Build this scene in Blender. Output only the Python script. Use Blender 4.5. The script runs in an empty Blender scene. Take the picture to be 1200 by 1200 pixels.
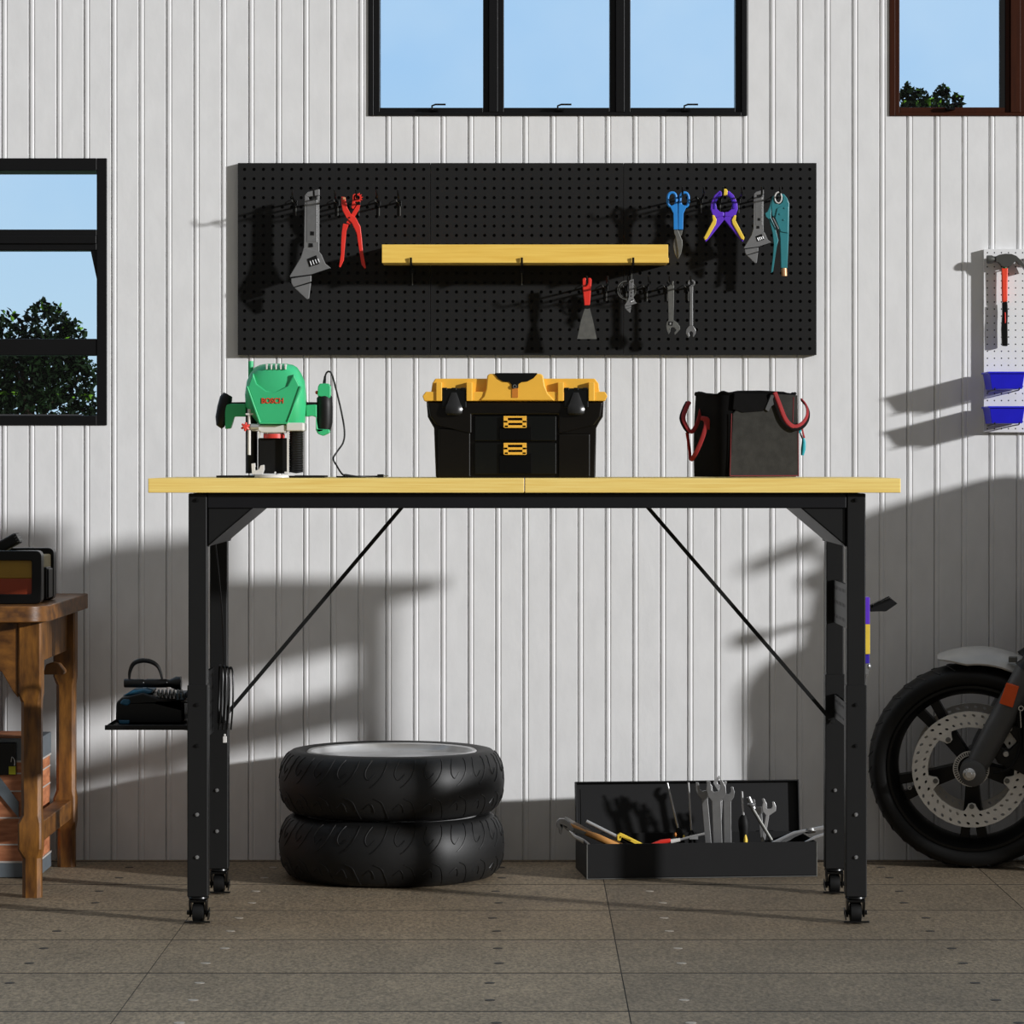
import bpy, bmesh, math, random
from mathutils import Vector, Matrix
from mathutils.geometry import tessellate_polygon
random.seed(7)
PI = math.pi
scene = bpy.context.scene
COL = scene.collection

# ------------------------------------------------------------------ camera
H, CAMY, F, CX, CY = 0.9417, -7.82, 3900.0, 613.0, 538.0
cd = bpy.data.cameras.new('camera'); cam = bpy.data.objects.new('camera', cd); COL.objects.link(cam)
cam.location = (0, CAMY, H); cam.rotation_euler = (PI/2, 0, 0)
cd.sensor_width = 36; cd.sensor_fit = 'HORIZONTAL'; cd.lens = F/1200*36
cd.shift_x = (600-CX)/1200; cd.shift_y = (CY-600)/1200
cd.clip_end = 300
scene.camera = cam

# ------------------------------------------------------------------ light
scene.view_settings.view_transform = 'Standard'
scene.view_settings.look = 'None'
scene.view_settings.exposure = 0.0
scene.view_settings.gamma = 1.0
scene.view_settings.use_curve_mapping = False

sd = bpy.data.lights.new('sun', 'SUN'); sun = bpy.data.objects.new('sun', sd); COL.objects.link(sun)
sd.energy = 4.0; sd.angle = math.radians(2.3); sd.color = (0.995, 0.995, 1.0)
SUND = Vector((-1.72, 1.0, -0.438)).normalized()
sun.rotation_euler = SUND.to_track_quat('-Z', 'Y').to_euler()
sun.location = (4, -4, 3)

w = bpy.data.worlds.new('world'); scene.world = w; w.use_nodes = True
nt = w.node_tree; nt.nodes.clear()
def wn(t, **k):
    n = nt.nodes.new(t)
    for a, b in k.items(): setattr(n, a, b)
    return n
tc = wn('ShaderNodeTexCoord'); sp = wn('ShaderNodeSeparateXYZ'); nt.links.new(tc.outputs['Generated'], sp.inputs[0])
# clear blue sky on the far side of the wall, neutral grey fill added on the near side for untinted ambient light
r1 = wn('ShaderNodeValToRGB'); nt.links.new(sp.outputs['Z'], r1.inputs[0])
r1.color_ramp.elements[0].position = 0.03; r1.color_ramp.elements[0].color = (0.48, 0.69, 0.86, 1)
r1.color_ramp.elements[1].position = 0.12; r1.color_ramp.elements[1].color = (0.365, 0.605, 0.895, 1)
nz = wn('ShaderNodeTexNoise'); nt.links.new(tc.outputs['Generated'], nz.inputs['Vector'])
nz.inputs['Scale'].default_value = 9; nz.inputs['Detail'].default_value = 5
rc = wn('ShaderNodeValToRGB'); nt.links.new(nz.outputs['Fac'], rc.inputs[0])
rc.color_ramp.elements[0].position = 0.46; rc.color_ramp.elements[1].position = 0.95
mxc = wn('ShaderNodeMix', data_type='RGBA'); nt.links.new(rc.outputs[0], mxc.inputs[0])
nt.links.new(r1.outputs[0], mxc.inputs[6]); mxc.inputs[7].default_value = (0.62, 0.78, 0.92, 1)
r2 = wn('ShaderNodeValToRGB'); nt.links.new(sp.outputs['Z'], r2.inputs[0])
r2.color_ramp.elements[0].position = 0.0; r2.color_ramp.elements[0].color = (0.13, 0.128, 0.125, 1)
r2.color_ramp.elements[1].position = 0.6; r2.color_ramp.elements[1].color = (0.30, 0.30, 0.302, 1)
mp = wn('ShaderNodeMapRange'); nt.links.new(sp.outputs['Y'], mp.inputs[0])
mp.inputs[1].default_value = -0.12; mp.inputs[2].default_value = 0.12
mx = wn('ShaderNodeMix', data_type='RGBA'); nt.links.new(mp.outputs[0], mx.inputs[0])
nt.links.new(r2.outputs[0], mx.inputs[6]); nt.links.new(mxc.outputs[2], mx.inputs[7])
bgn = wn('ShaderNodeBackground'); nt.links.new(mx.outputs[2], bgn.inputs[0]); bgn.inputs[1].default_value = 1.0
out = wn('ShaderNodeOutputWorld'); nt.links.new(bgn.outputs[0], out.inputs[0])

# ------------------------------------------------------------------ helpers
def px(x, Y): return (x-CX)*(Y-CAMY)/F           # photo column -> metres at depth Y
def pz(y, Y): return H-(y-CY)*(Y-CAMY)/F         # photo row -> height at depth Y
def P(x, y, Y): return Vector((px(x, Y), Y, pz(y, Y)))
def mp_(pts, ox, oy, k, Y):                       # outline measured in a magnified crop -> (X,Z) metres
    return [(px(ox+a/k, Y), pz(oy+b/k, Y)) for a, b in pts]
def lin(c):
    return tuple((v/255/12.92 if v/255 <= 0.04045 else ((v/255+0.055)/1.055)**2.4) for v in c)

def mat(name, rgb, rough=0.5, metal=0.0, var=0.12, scale=30, bump=0.0, bscale=200, stretch=None, rgb2=None, spec=0.5, detail=4, coat=0):
    m = bpy.data.materials.new(name); m.use_nodes = True
    t = m.node_tree; b = t.nodes['Principled BSDF']
    c = lin(rgb)
    c2 = lin(rgb2) if rgb2 else tuple(v*(1-var) for v in c)
    co = t.nodes.new('ShaderNodeTexCoord'); mpn = t.nodes.new('ShaderNodeMapping')
    t.links.new(co.outputs['Object'], mpn.inputs[0])
    if stretch: mpn.inputs['Scale'].default_value = stretch
    n = t.nodes.new('ShaderNodeTexNoise'); t.links.new(mpn.outputs[0], n.inputs['Vector'])
    n.inputs['Scale'].default_value = scale; n.inputs['Detail'].default_value = detail
    r = t.nodes.new('ShaderNodeValToRGB'); t.links.new(n.outputs['Fac'], r.inputs[0])
    r.color_ramp.elements[0].position = 0.3; r.color_ramp.elements[1].position = 0.7
    r.color_ramp.elements[0].color = (*c2, 1); r.color_ramp.elements[1].color = (*c, 1)
    t.links.new(r.outputs[0], b.inputs['Base Color'])
    b.inputs['Roughness'].default_value = rough; b.inputs['Metallic'].default_value = metal
    b.inputs['Specular IOR Level'].default_value = spec
    if coat: b.inputs['Coat Weight'].default_value = coat
    if bump:
        n2 = t.nodes.new('ShaderNodeTexNoise'); t.links.new(mpn.outputs[0], n2.inputs['Vector'])
        n2.inputs['Scale'].default_value = bscale; n2.inputs['Detail'].default_value = 4
        bp = t.nodes.new('ShaderNodeBump'); bp.inputs['Strength'].default_value = bump; bp.inputs['Distance'].default_value = 0.002
        t.links.new(n2.outputs['Fac'], bp.inputs['Height']); t.links.new(bp.outputs[0], b.inputs['Normal'])
    return m

class B:
    """collects shapes into one mesh"""
    def __init__(s): s.bm = bmesh.new(); s.mi = 0
    def f(s, vs):
        try:
            fc = s.bm.faces.new(vs); fc.material_index = s.mi; return fc
        except ValueError: return None
    def v(s, p): return s.bm.verts.new(p)
    def box(s, a, b, M=None):
        x0, y0, z0 = a; x1, y1, z1 = b
        c = [(x0,y0,z0),(x1,y0,z0),(x1,y1,z0),(x0,y1,z0),(x0,y0,z1),(x1,y0,z1),(x1,y1,z1),(x0,y1,z1)]
        vs = [s.v(M @ Vector(p) if M else p) for p in c]
        for q in ((3,2,1,0),(4,5,6,7),(0,1,5,4),(1,2,6,5),(2,3,7,6),(3,0,4,7)): s.f([vs[i] for i in q])
        return s
    def prism(s, pts, y0, y1, M=None):              # outline in X,Z; from y0 (front) to y1 (back)
        ar = sum(pts[i][0]*pts[(i+1) % len(pts)][1]-pts[(i+1) % len(pts)][0]*pts[i][1] for i in range(len(pts)))
        if ar < 0: pts = pts[::-1]
        fr = [s.v(M @ Vector((x, y0, z)) if M else (x, y0, z)) for x, z in pts]
        bk = [s.v(M @ Vector((x, y1, z)) if M else (x, y1, z)) for x, z in pts]
        n = len(pts)
        if n > 4:
            for a, b_, c in tessellate_polygon([[Vector((x, z, 0)) for x, z in pts]]):
                s.f([fr[a], fr[b_], fr[c]]); s.f([bk[c], bk[b_], bk[a]])
        else: s.f(fr); s.f(bk[::-1])
        for i in range(n):
            j = (i+1) % n; s.f([fr[j], fr[i], bk[i], bk[j]])
        return s
    def loft(s, secs, caps=True, closed=True, wrap=False):
        R = [[s.v(p) for p in sec] for sec in secs]
        n = len(R[0]); m = len(R)
        for i in range(m if wrap else m-1):
            a, b = R[i], R[(i+1) % m]
            for j in range(n if closed else n-1):
                k = (j+1) % n; s.f([a[j], a[k], b[k], b[j]])
        if caps and not wrap and closed: s.f(R[0][::-1]); s.f(R[-1])
        return s
    def tube(s, pts, r, n=8, closed=False, flat=None):
        pts = [Vector(p) for p in pts]; m = len(pts)
        rs = r if isinstance(r, (list, tuple)) else [r]*m
        T = []
        for i in range(m):
            a = pts[(i-1) % m] if (closed or i > 0) else pts[0]
            b = pts[(i+1) % m] if (closed or i < m-1) else pts[-1]
            d = (b-a); T.append(d.normalized() if d.length > 1e-9 else Vector((0,0,1)))
        u = T[0].cross(Vector((0,1,0)))
        if u.length < 0.1: u = T[0].cross(Vector((1,0,0)))
        u.normalize(); secs = []
        for i in range(m):
            u = (u - T[i]*u.dot(T[i])); u.normalize(); v = T[i].cross(u)
            ru, rv = (rs[i], rs[i]) if not flat else (rs[i], rs[i]*flat)
            secs.append([pts[i]+u*(ru*math.cos(2*PI*k/n))+v*(rv*math.sin(2*PI*k/n)) for k in range(n)])
        return s.loft(secs, wrap=closed)
    def cyl(s, a, b, r, r2=None, n=20):
        return s.tube([a, b], [r, r if r2 is None else r2], n)
    def lathe(s, prof, c, axis='Z', n=48, wrap=True, a0=0, a1=2*PI):
        c = Vector(c); full = abs(a1-a0-2*PI) < 1e-6
        cnt = n if full else n+1; secs = []
        for i in range(cnt):
            t = a0+(a1-a0)*i/n; cs, sn = math.cos(t), math.sin(t)
            sec = []
            for r, h in prof:
                if axis == 'Z': sec.append(c+Vector((r*cs, r*sn, h)))
                elif axis == 'Y': sec.append(c+Vector((r*cs, h, r*sn)))
                else: sec.append(c+Vector((h, r*cs, r*sn)))
            secs.append(sec)
        return s.loft(secs, caps=not full, closed=wrap, wrap=full)
    def ell(s, c, rx, ry, rz, n=16, M=None):
        mat4 = Matrix.Translation(c) @ Matrix.Diagonal((rx, ry, rz, 1))
        if M: mat4 = M @ mat4
        r = bmesh.ops.create_uvsphere(s.bm, u_segments=n, v_segments=max(6, n//2), radius=1, matrix=mat4)
        for v in r['verts']:
            for fc in v.link_faces: fc.material_index = s.mi
        return s
    def slab_holes(s, fn, nu, nv, hr, depth, back=True, seg=8, back_mi=0):
        """grid of cells each with a round hole; fn(u,v,d)->point, u,v in cells, d depth"""
        for i in range(nu):
            for j in range(nv):
                cu, cv = i+.5, j+.5
                ring = [s.v(fn(cu+hr*math.cos(2*PI*k/seg+PI/seg), cv+hr*math.sin(2*PI*k/seg+PI/seg), 0)) for k in range(seg)]
                rin = [s.v(fn(cu+hr*math.cos(2*PI*k/seg+PI/seg), cv+hr*math.sin(2*PI*k/seg+PI/seg), depth)) for k in range(seg)]
                co = [s.v(fn(cu+.5, cv+.5, 0)), s.v(fn(cu-.5, cv+.5, 0)), s.v(fn(cu-.5, cv-.5, 0)), s.v(fn(cu+.5, cv-.5, 0))]
                q = seg//4
                for c in range(4):
                    for t in range(q): s.f([co[c], ring[(c*q+t+1) % seg], ring[(c*q+t) % seg]]) if t < q-1 else None
                for c in range(4):
                    s.f([co[c], ring[(c*q+q-1) % seg], ring[(c*q+q-2) % seg]]) if q < 2 else None
                    a = (c*q+q-1) % seg; b = (c*q+q) % seg
                    s.f([co[c], co[(c+1) % 4], ring[b], ring[a]])
                for k in range(seg): s.f([ring[k], ring[(k+1) % seg], rin[(k+1) % seg], rin[k]])
                if back:
                    m0 = s.mi; s.mi = back_mi; s.f(rin); s.mi = m0
        return s

ORG = {}
def part(name, b, m, parent=None, bevel=0.0, seg=2, ang=35, smooth=True):
    bm = b.bm
    bmesh.ops.recalc_face_normals(bm, faces=bm.faces[:]) if bm.faces else None
    if smooth:
        for f in bm.faces: f.smooth = True
        bm.normal_update()
        for e in bm.edges:
            if len(e.link_faces) == 2 and e.calc_face_angle(0) > math.radians(ang): e.smooth = False
    me = bpy.data.meshes.new(name)
    if parent is not None: o0 = ORG[parent]
    else:
        xs = [v.co for v in bm.verts]
        o0 = Vector(((min(v.x for v in xs)+max(v.x for v in xs))/2, (min(v.y for v in xs)+max(v.y for v in xs))/2, min(v.z for v in xs)))
    bmesh.ops.translate(bm, verts=bm.verts[:], vec=-o0)
    bm.to_mesh(me); bm.free()
    for x in (m if isinstance(m, (list, tuple)) else [m]): me.materials.append(x)
    o = bpy.data.objects.new(name, me); COL.objects.link(o)
    if parent is not None: o.parent = parent
    else: o.location = o0
    ORG[o] = o0.copy()
    if bevel:
        md = o.modifiers.new('bevel', 'BEVEL'); md.width = bevel; md.segments = seg; md.limit_method = 'ANGLE'
        md.angle_limit = math.radians(40); md.harden_normals = True
    return o
def tag(o, label=None, cat=None, group=None, kind=None):
    if label: o['label'] = label
    if cat: o['category'] = cat
    if group: o['group'] = group
    if kind: o['kind'] = kind
    return o
def thing(name, loc, label, cat, group=None, local=False, kind=None):
    o = bpy.data.objects.new(name, None); COL.objects.link(o); o.location = loc
    o.empty_display_size = 0.05
    ORG[o] = Vector((0,0,0)) if local else Vector(loc)
    return tag(o, label, cat, group, kind)
def copy_tree(o, parent=None):
    c = o.copy(); COL.objects.link(c); c.parent = parent
    ORG[c] = ORG[o].copy()
    for ch in list(o.children): copy_tree(ch, c)
    return c
def rrect(x0, x1, z0, z1, r, n=5):
    pts = []
    for cx, cz, a in ((x1-r, z1-r, 0), (x0+r, z1-r, PI/2), (x0+r, z0+r, PI), (x1-r, z0+r, 3*PI/2)):
        for i in range(n+1):
            t = a+PI/2*i/n; pts.append((cx+r*math.cos(t), cz+r*math.sin(t)))
    return pts
def spline(pts, n=8):
    pts = [Vector(p) for p in pts]; o = []
    for i in range(len(pts)-1):
        p0 = pts[max(i-1, 0)]; p1 = pts[i]; p2 = pts[i+1]; p3 = pts[min(i+2, len(pts)-1)]
        for k in range(n):
            t = k/n
            o.append(0.5*((2*p1)+(p2-p0)*t+(2*p0-5*p1+4*p2-p3)*t*t+(3*p1-p0-3*p2+p3)*t**3))
    o.append(pts[-1]); return o
def circ(cx, cz, r, n=20, rz=None, a0=0, a1=2*PI):
    full = abs(a1-a0-2*PI) < 1e-6
    return [(cx+r*math.cos(a0+(a1-a0)*i/(n if full else n-1)), cz+(rz or r)*math.sin(a0+(a1-a0)*i/(n if full else n-1))) for i in range(n)]

# ------------------------------------------------------------------ materials
M = {}
M['black_metal'] = mat('black_metal', (20,20,20), 0.5, 0.0, 0.1, bump=0.05, bscale=600, spec=0.3)
M['black_rail'] = mat('black_rail', (19,19,22), 0.45, spec=0.3)
M['dark'] = mat('dark', (5,5,5), 0.6, spec=0.25)
M['gloss_black'] = mat('gloss_black', (8,8,8), 0.3, spec=0.35)
M['bolt_zinc'] = mat('bolt_zinc', (150,150,150), 0.4, 0.6)
M['steel'] = mat('steel', (150,150,150), 0.38, 0.75, 0.15, 60)
M['steel_bright'] = mat('steel_bright', (205,205,205), 0.3, 0.7, 0.1, 60)
M['steel_dull'] = mat('steel_dull', (118,118,114), 0.5, 0.6, 0.25, 80)
M['steel_paint'] = mat('steel_paint', (128,128,128), 0.4, 0.3, 0.1, 60)
M['pine'] = mat('pine', (252,224,134), 0.5, 0, 0, 7, stretch=(1.2, 14, 55), rgb2=(238,200,104), bump=0.05, bscale=30, detail=6)
M['pine_shelf'] = mat('pine_shelf', (250,210,102), 0.5, 0, 0, 7, stretch=(1.2, 14, 30), rgb2=(240,194,84))
M['pegboard'] = mat('pegboard', (25,25,25), 0.65, 0, 0.12, 40, spec=0.25)
M['white_board'] = mat('white_board', (232,232,232), 0.5, 0, 0.03, 40)
M['red'] = mat('red', (228,52,40), 0.4, 0, 0.08)
M['blue'] = mat('blue', (40,135,215), 0.4)
M['purple'] = mat('purple', (100,52,205), 0.4)
M['purple_dark'] = mat('purple_dark', (55,30,165), 0.45)
M['yellow'] = mat('yellow', (240,205,70), 0.45)
M['teal'] = mat('teal', (52,128,136), 0.35)
M['copper'] = mat('copper', (225,170,125), 0.35, 0.4)
M['bin_blue'] = mat('bin_blue', (30,28,215), 0.45, 0, 0.1)
M['router_green'] = mat('router_green', (58,184,122), 0.38, 0, 0.06)
M['router_text'] = mat('router_text', (215,62,35), 0.5)
M['white_plastic'] = mat('white_plastic', (215,212,208), 0.4)
M['rubber'] = mat('rubber', (12,12,12), 0.5, 0, 0.2, bump=0.05, bscale=400, spec=0.35)
M['tool_yellow'] = mat('tool_yellow', (240,182,62), 0.45, 0, 0.06)
M['tool_orange'] = mat('tool_orange', (200,120,35), 0.5)
M['case_black'] = mat('case_black', (14,11,7), 0.3, 0, 0.2, spec=0.3)
M['case_black2'] = mat('case_black2', (7,9,8), 0.35, 0, 0.2, spec=0.3)
M['bag_cloth'] = mat('bag_cloth', (52,51,48), 0.9, 0, 0.3, 60, bump=0.5, bscale=900, spec=0.15)
M['bag_black'] = mat('bag_black', (9,8,8), 0.9, 0, 0.3, 60, bump=0.5, bscale=900, spec=0.12)
M['strap_red'] = mat('strap_red', (150,28,30), 0.8, 0, 0.2, bump=0.3, bscale=800)
M['strap_dark'] = mat('strap_dark', (16,10,10), 0.85, spec=0.15)
M['cyan'] = mat('cyan', (35,160,175), 0.45)
M['tyre'] = mat('tyre', (20,20,20), 0.52, 0, 0.15, 60, bump=0.05, bscale=300, spec=0.4)
M['tyre_groove'] = mat('tyre_groove', (8,8,8), 0.45)
M['rim_silver'] = mat('rim_silver', (205,205,205), 0.28, 0.6, 0.1)
M['old_wood'] = mat('old_wood', (132,86,30), 0.45, 0, 0, 10, stretch=(6, 6, 1.4), rgb2=(66,38,11), bump=0.15, bscale=60, detail=6)
M['old_wood_h'] = mat('old_wood_h', (124,80,30), 0.4, 0, 0, 10, stretch=(3, 3, 5), rgb2=(66,38,13), bump=0.12, bscale=60, detail=6)
M['crate_wood'] = mat('crate_wood', (186,122,84), 0.6, 0, 0, 14, stretch=(1.5, 1.5, 8), rgb2=(140,82,52), bump=0.2, bscale=80)
M['crate_band'] = mat('crate_band', (92,100,106), 0.5, 0, 0.15)
M['crate_edge'] = mat('crate_edge', (178,172,166), 0.5)
M['lime'] = mat('lime', (180,180,30), 0.5)
M['case_olive'] = mat('case_olive', (150,116,28), 0.5, 0, 0.12)
M['case_orange'] = mat('case_orange', (146,54,18), 0.5, 0, 0.15)
M['case_tan'] = mat('case_tan', (150,135,95), 0.6)
M['win_black'] = mat('win_black', (15,15,16), 0.4, spec=0.3)
M['win_brown'] = mat('win_brown', (58,24,6), 0.45, 0, 0.25, 20, stretch=(8, 8, 1), spec=0.2)
M['grey_stay'] = mat('grey_stay', (70,70,72), 0.4)
M['bike_black'] = mat('bike_black', (13,13,13), 0.38, spec=0.35)
M['bike_fork'] = mat('bike_fork', (80,80,80), 0.45)
M['bike_tyre'] = mat('bike_tyre', (15,15,15), 0.5, 0, 0.15, bump=0.05, bscale=300, spec=0.3)
M['bike_grey'] = mat('bike_grey', (196,194,189), 0.3, 0.1)
M['disc'] = mat('disc', (232,229,222), 0.4, 0.1, 0.12, 50)
M['chrome'] = mat('chrome', (215,215,215), 0.15, 0.9)
M['amber'] = mat('amber', (232,88,28), 0.25)
M['tool_blue'] = mat('tool_blue', (24,88,118), 0.45)
M['tan_wood'] = mat('tan_wood', (200,140,72), 0.5, 0, 0.2, 20)
M['bark'] = mat('bark', (60,45,32), 0.9)
M['leaf'] = mat('leaf', (18,40,10), 0.7, 0, 0, 3, rgb2=(5,14,8), spec=0.1)
M['leaf_sunlit'] = mat('leaf_sunlit', (100,150,34), 0.6, 0, 0.3, 3, spec=0.2)
M['nail'] = mat('nail', (168,158,144), 0.6)
M['knot'] = mat('knot', (44,38,31), 0.8)
M['gap'] = mat('gap', (12,10,8), 0.95)

# painted planks
mw = mat('wall_paint', (231,231,231), 0.65, 0, 0.08, 14, bump=0.1, bscale=60, detail=9, stretch=(1.6, 1.6, .8))
M['wall'] = mw
# floor stone with a small shade difference from slab to slab
def floor_mat():
    m = bpy.data.materials.new('floor_stone'); m.use_nodes = True
    t = m.node_tree; b = t.nodes['Principled BSDF']
    co = t.nodes.new('ShaderNodeTexCoord')
    def noise(sc, det, str_=None):
        n = t.nodes.new('ShaderNodeTexNoise'); n.inputs['Scale'].default_value = sc; n.inputs['Detail'].default_value = det
        if str_:
            mpn = t.nodes.new('ShaderNodeMapping'); mpn.inputs['Scale'].default_value = str_
            t.links.new(co.outputs['Object'], mpn.inputs[0]); t.links.new(mpn.outputs[0], n.inputs['Vector'])
        else: t.links.new(co.outputs['Object'], n.inputs['Vector'])
        return n
    n1 = noise(160, 6, (1, .45, 1)); n2 = noise(7, 5, (1, .6, 1))
    r = t.nodes.new('ShaderNodeValToRGB'); t.links.new(n1.outputs['Fac'], r.inputs[0])
    r.color_ramp.elements[0].position = 0.3; r.color_ramp.elements[1].position = 0.72
    r.color_ramp.elements[0].color = (*lin((98,85,66)), 1); r.color_ramp.elements[1].color = (*lin((152,134,108)), 1)
    r2 = t.nodes.new('ShaderNodeValToRGB'); t.links.new(n2.outputs['Fac'], r2.inputs[0])
    r2.color_ramp.elements[0].position = 0.25; r2.color_ramp.elements[1].position = 0.75
    r2.color_ramp.elements[0].color = (.78,.78,.78,1); r2.color_ramp.elements[1].color = (1.12,1.12,1.12,1)
    mx = t.nodes.new('ShaderNodeMix'); mx.data_type = 'RGBA'; mx.blend_type = 'MULTIPLY'; mx.inputs[0].default_value = 1
    t.links.new(r.outputs[0], mx.inputs[6]); t.links.new(r2.outputs[0], mx.inputs[7])
    at = t.nodes.new('ShaderNodeAttribute'); at.attribute_name = 'slab_tone'
    mx2 = t.nodes.new('ShaderNodeMix'); mx2.data_type = 'RGBA'; mx2.blend_type = 'MULTIPLY'; mx2.inputs[0].default_value = 1
    t.links.new(mx.outputs[2], mx2.inputs[6]); t.links.new(at.outputs['Color'], mx2.inputs[7])
    t.links.new(mx2.outputs[2], b.inputs['Base Color'])
    b.inputs['Roughness'].default_value = 0.75
    bp = t.nodes.new('ShaderNodeBump'); bp.inputs['Strength'].default_value = 0.35; bp.inputs['Distance'].default_value = 0.003
    t.links.new(n1.outputs['Fac'], bp.inputs['Height']); t.links.new(bp.outputs[0], b.inputs['Normal'])
    return m
M['floor'] = floor_mat()
def glass_mat():
    m = bpy.data.materials.new('window_glass'); m.use_nodes = True
    t = m.node_tree; b = t.nodes['Principled BSDF']
    b.inputs['Base Color'].default_value = (1,1,1,1); b.inputs['Transmission Weight'].default_value = 1
    b.inputs['Roughness'].default_value = 0.0; b.inputs['IOR'].default_value = 1.25
    return m
M['glass'] = glass_mat()

# ------------------------------------------------------------------ setting: floor
TW, TD = 0.868, 0.4235
X0, Y0 = 0.18, -0.4515
b = B()
b.box((-4.5, -8.6, -0.06), (4.5, 0.12, -0.0004)); 
for f_ in b.bm.faces: f_.material_index = 1
tones = []
lay = b.bm.loops.layers.float_color.new('slab_tone')
for f_ in b.bm.faces:
    for l in f_.loops: l[lay] = (1,1,1,1)
for i in range(-5, 5):
    for j in range(-19, 2):
        x0 = X0+i*TW+.001; x1 = X0+(i+1)*TW-.001; y0 = Y0+j*TD+.0055; y1 = min(Y0+(j+1)*TD-.0055, 0.1)
        if y1-y0 < .05: continue
        base = {-2: 1.02, -1: 1.06, 0: 0.84, 1: 0.86}.get(i, .9)
        tn = base*random.uniform(.95, 1.05)
        dz = random.uniform(-.0001, .0001)
        n0 = len(b.bm.faces)
        b.mi = 0; b.box((x0, y0, -.003), (x1, y1, dz))
        b.bm.faces.ensure_lookup_table()
        for f_ in b.bm.faces[n0:]:
            for l in f_.loops: l[lay] = (tn, tn, tn, 1)
        n1 = len(b.bm.faces)
        for fy in (.27, .73):
            if random.random() < .9:
                b.mi = 2; b.lathe([(0.0001, .0006), (.0095, .0006), (.0095, 0), (0.0001, 0)], (x0+.105+random.uniform(-.012, .012), y0+fy*(y1-y0), dz), 'Z', 10)
            if random.random() < .9:
                b.mi = 3; b.lathe([(0.0001, .0006), (.0095, .0006), (.0095, 0), (0.0001, 0)], (x1-.23+random.uniform(-.012, .012), y0+fy*(y1-y0), dz), 'Z', 10)
        b.bm.faces.ensure_lookup_table()
        for f_ in b.bm.faces[n1:]:
            for l in f_.loops: l[lay] = (1,1,1,1)
fl = part('floor', b, [M['floor'], M['gap'], M['nail'], M['knot']], None)
tag(fl, kind='structure')
# ground outside, beyond the wall
b = B(); b.box((-40, 0.35, -0.3), (40, 90, -0.02))
g = part('ground', b, mat('ground_grass', (70,90,50), 0.9), None); tag(g, kind='structure')

# ------------------------------------------------------------------ setting: wall with openings
WX = lambda x: px(x, 0.0); WZ = lambda y: pz(y, 0.0)
OPEN = [(WX(-178), WX(122), WZ(495), WZ(188)),      # left window
        (WX(435), WX(872), WZ(133), WZ(-190)),      # triple window
        (WX(1045), WX(1334), WZ(133), WZ(-190))]    # brown window
PER = 32.15*7.82/F; g0 = WX(34)
xs = []
k = -90
while True:
    x = g0+k*PER; k += 1
    if x < -3.4: continue
    if x > 3.4: break
    u = 7.82/F
    j = 1+0.25*math.sin(k*2.3)
    for dx, dy in ((-1.1*u, 0), (-0.2*u, .0055*j), (0.8*u, .0008), (2.2*u, -.0005), (4.6*u, -.0004), (5.7*u, .0013), (7.2*u, 0)):
        xs.append((x+dx, dy))
xs.append((-3.45, 0)); xs.append((3.45, 0)); xs.sort()
def yat(x):
    for i in range(len(xs)-1):
        if xs[i][0] <= x <= xs[i+1][0]:
            t = (x-xs[i][0])/max(1e-9, xs[i+1][0]-xs[i][0]); return xs[i][1]*(1-t)+xs[i+1][1]*t
    return 0
for o_ in OPEN:
    for x in o_[:2]: xs.append((x, yat(x)))
xs.sort()
zs = sorted(set([0.0, 2.75]+[z for o_ in OPEN for z in o_[2:]]))
b = B()
gv = [[b.v((x, y, z)) for z in zs] for x, y in xs]
for i in range(len(xs)-1):
    for j in range(len(zs)-1):
        cx = (xs[i][0]+xs[i+1][0])/2; cz = (zs[j]+zs[j+1])/2
        if any(o_[0] < cx < o_[1] and o_[2] < cz < o_[3] for o_ in OPEN): continue
        b.f([gv[i][j], gv[i+1][j], gv[i+1][j+1], gv[i][j+1]])
# outer skin and reveals
bx = sorted(set([-3.45, 3.45]+[x for o_ in OPEN for x in o_[:2]]))
for i in range(len(bx)-1):
    for j in range(len(zs)-1):
        cx = (bx[i]+bx[i+1])/2; cz = (zs[j]+zs[j+1])/2
        if any(o_[0] < cx < o_[1] and o_[2] < cz < o_[3] for o_ in OPEN): continue
        b.f([b.v((bx[i], .12, zs[j])), b.v((bx[i], .12, zs[j+1])), b.v((bx[i+1], .12, zs[j+1])), b.v((bx[i+1], .12, zs[j]))])
for x0, x1, z0, z1 in OPEN:
    for a, c in (((x0, z0), (x1, z0)), ((x1, z0), (x1, z1)), ((x1, z1), (x0, z1)), ((x0, z1), (x0, z0))):
        b.f([b.v((a[0], .009, a[1])), b.v((c[0], .009, c[1])), b.v((c[0], .12, c[1])), b.v((a[0], .12, a[1]))])
bm = b.bm
me = bpy.data.meshes.new('wall_back')
for f_ in bm.faces: f_.smooth = False
bmesh.ops.recalc_face_normals(bm, faces=bm.faces[:])
bm.to_mesh(me); bm.free(); me.materials.append(M['wall'])
wall = bpy.data.objects.new('wall_back', me); COL.objects.link(wall); tag(wall, kind='structure')

# ------------------------------------------------------------------ setting: windows
def bars(b, rects, y0, y1):
    for x0, x1, ya, yb in rects:     # photo px rectangles
        b.box((WX(x0), y0, WZ(yb)), (WX(x1), y1, WZ(ya)))
def handle(parent, x, y):
    h = B()
    h.box((WX(x-4), -.012, WZ(y+2)), (WX(x+6), .02, WZ(y-1)))
    h.tube([(WX(x-1), -.016, WZ(y+1)), (WX(x-1), -.018, WZ(y-3)), (WX(x+3), -.02, WZ(y-4.5)), (WX(x+15), -.02, WZ(y-4.5))], .0022, 8)
    return part('crank_handle', h, M['gloss_black'], parent)

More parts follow.
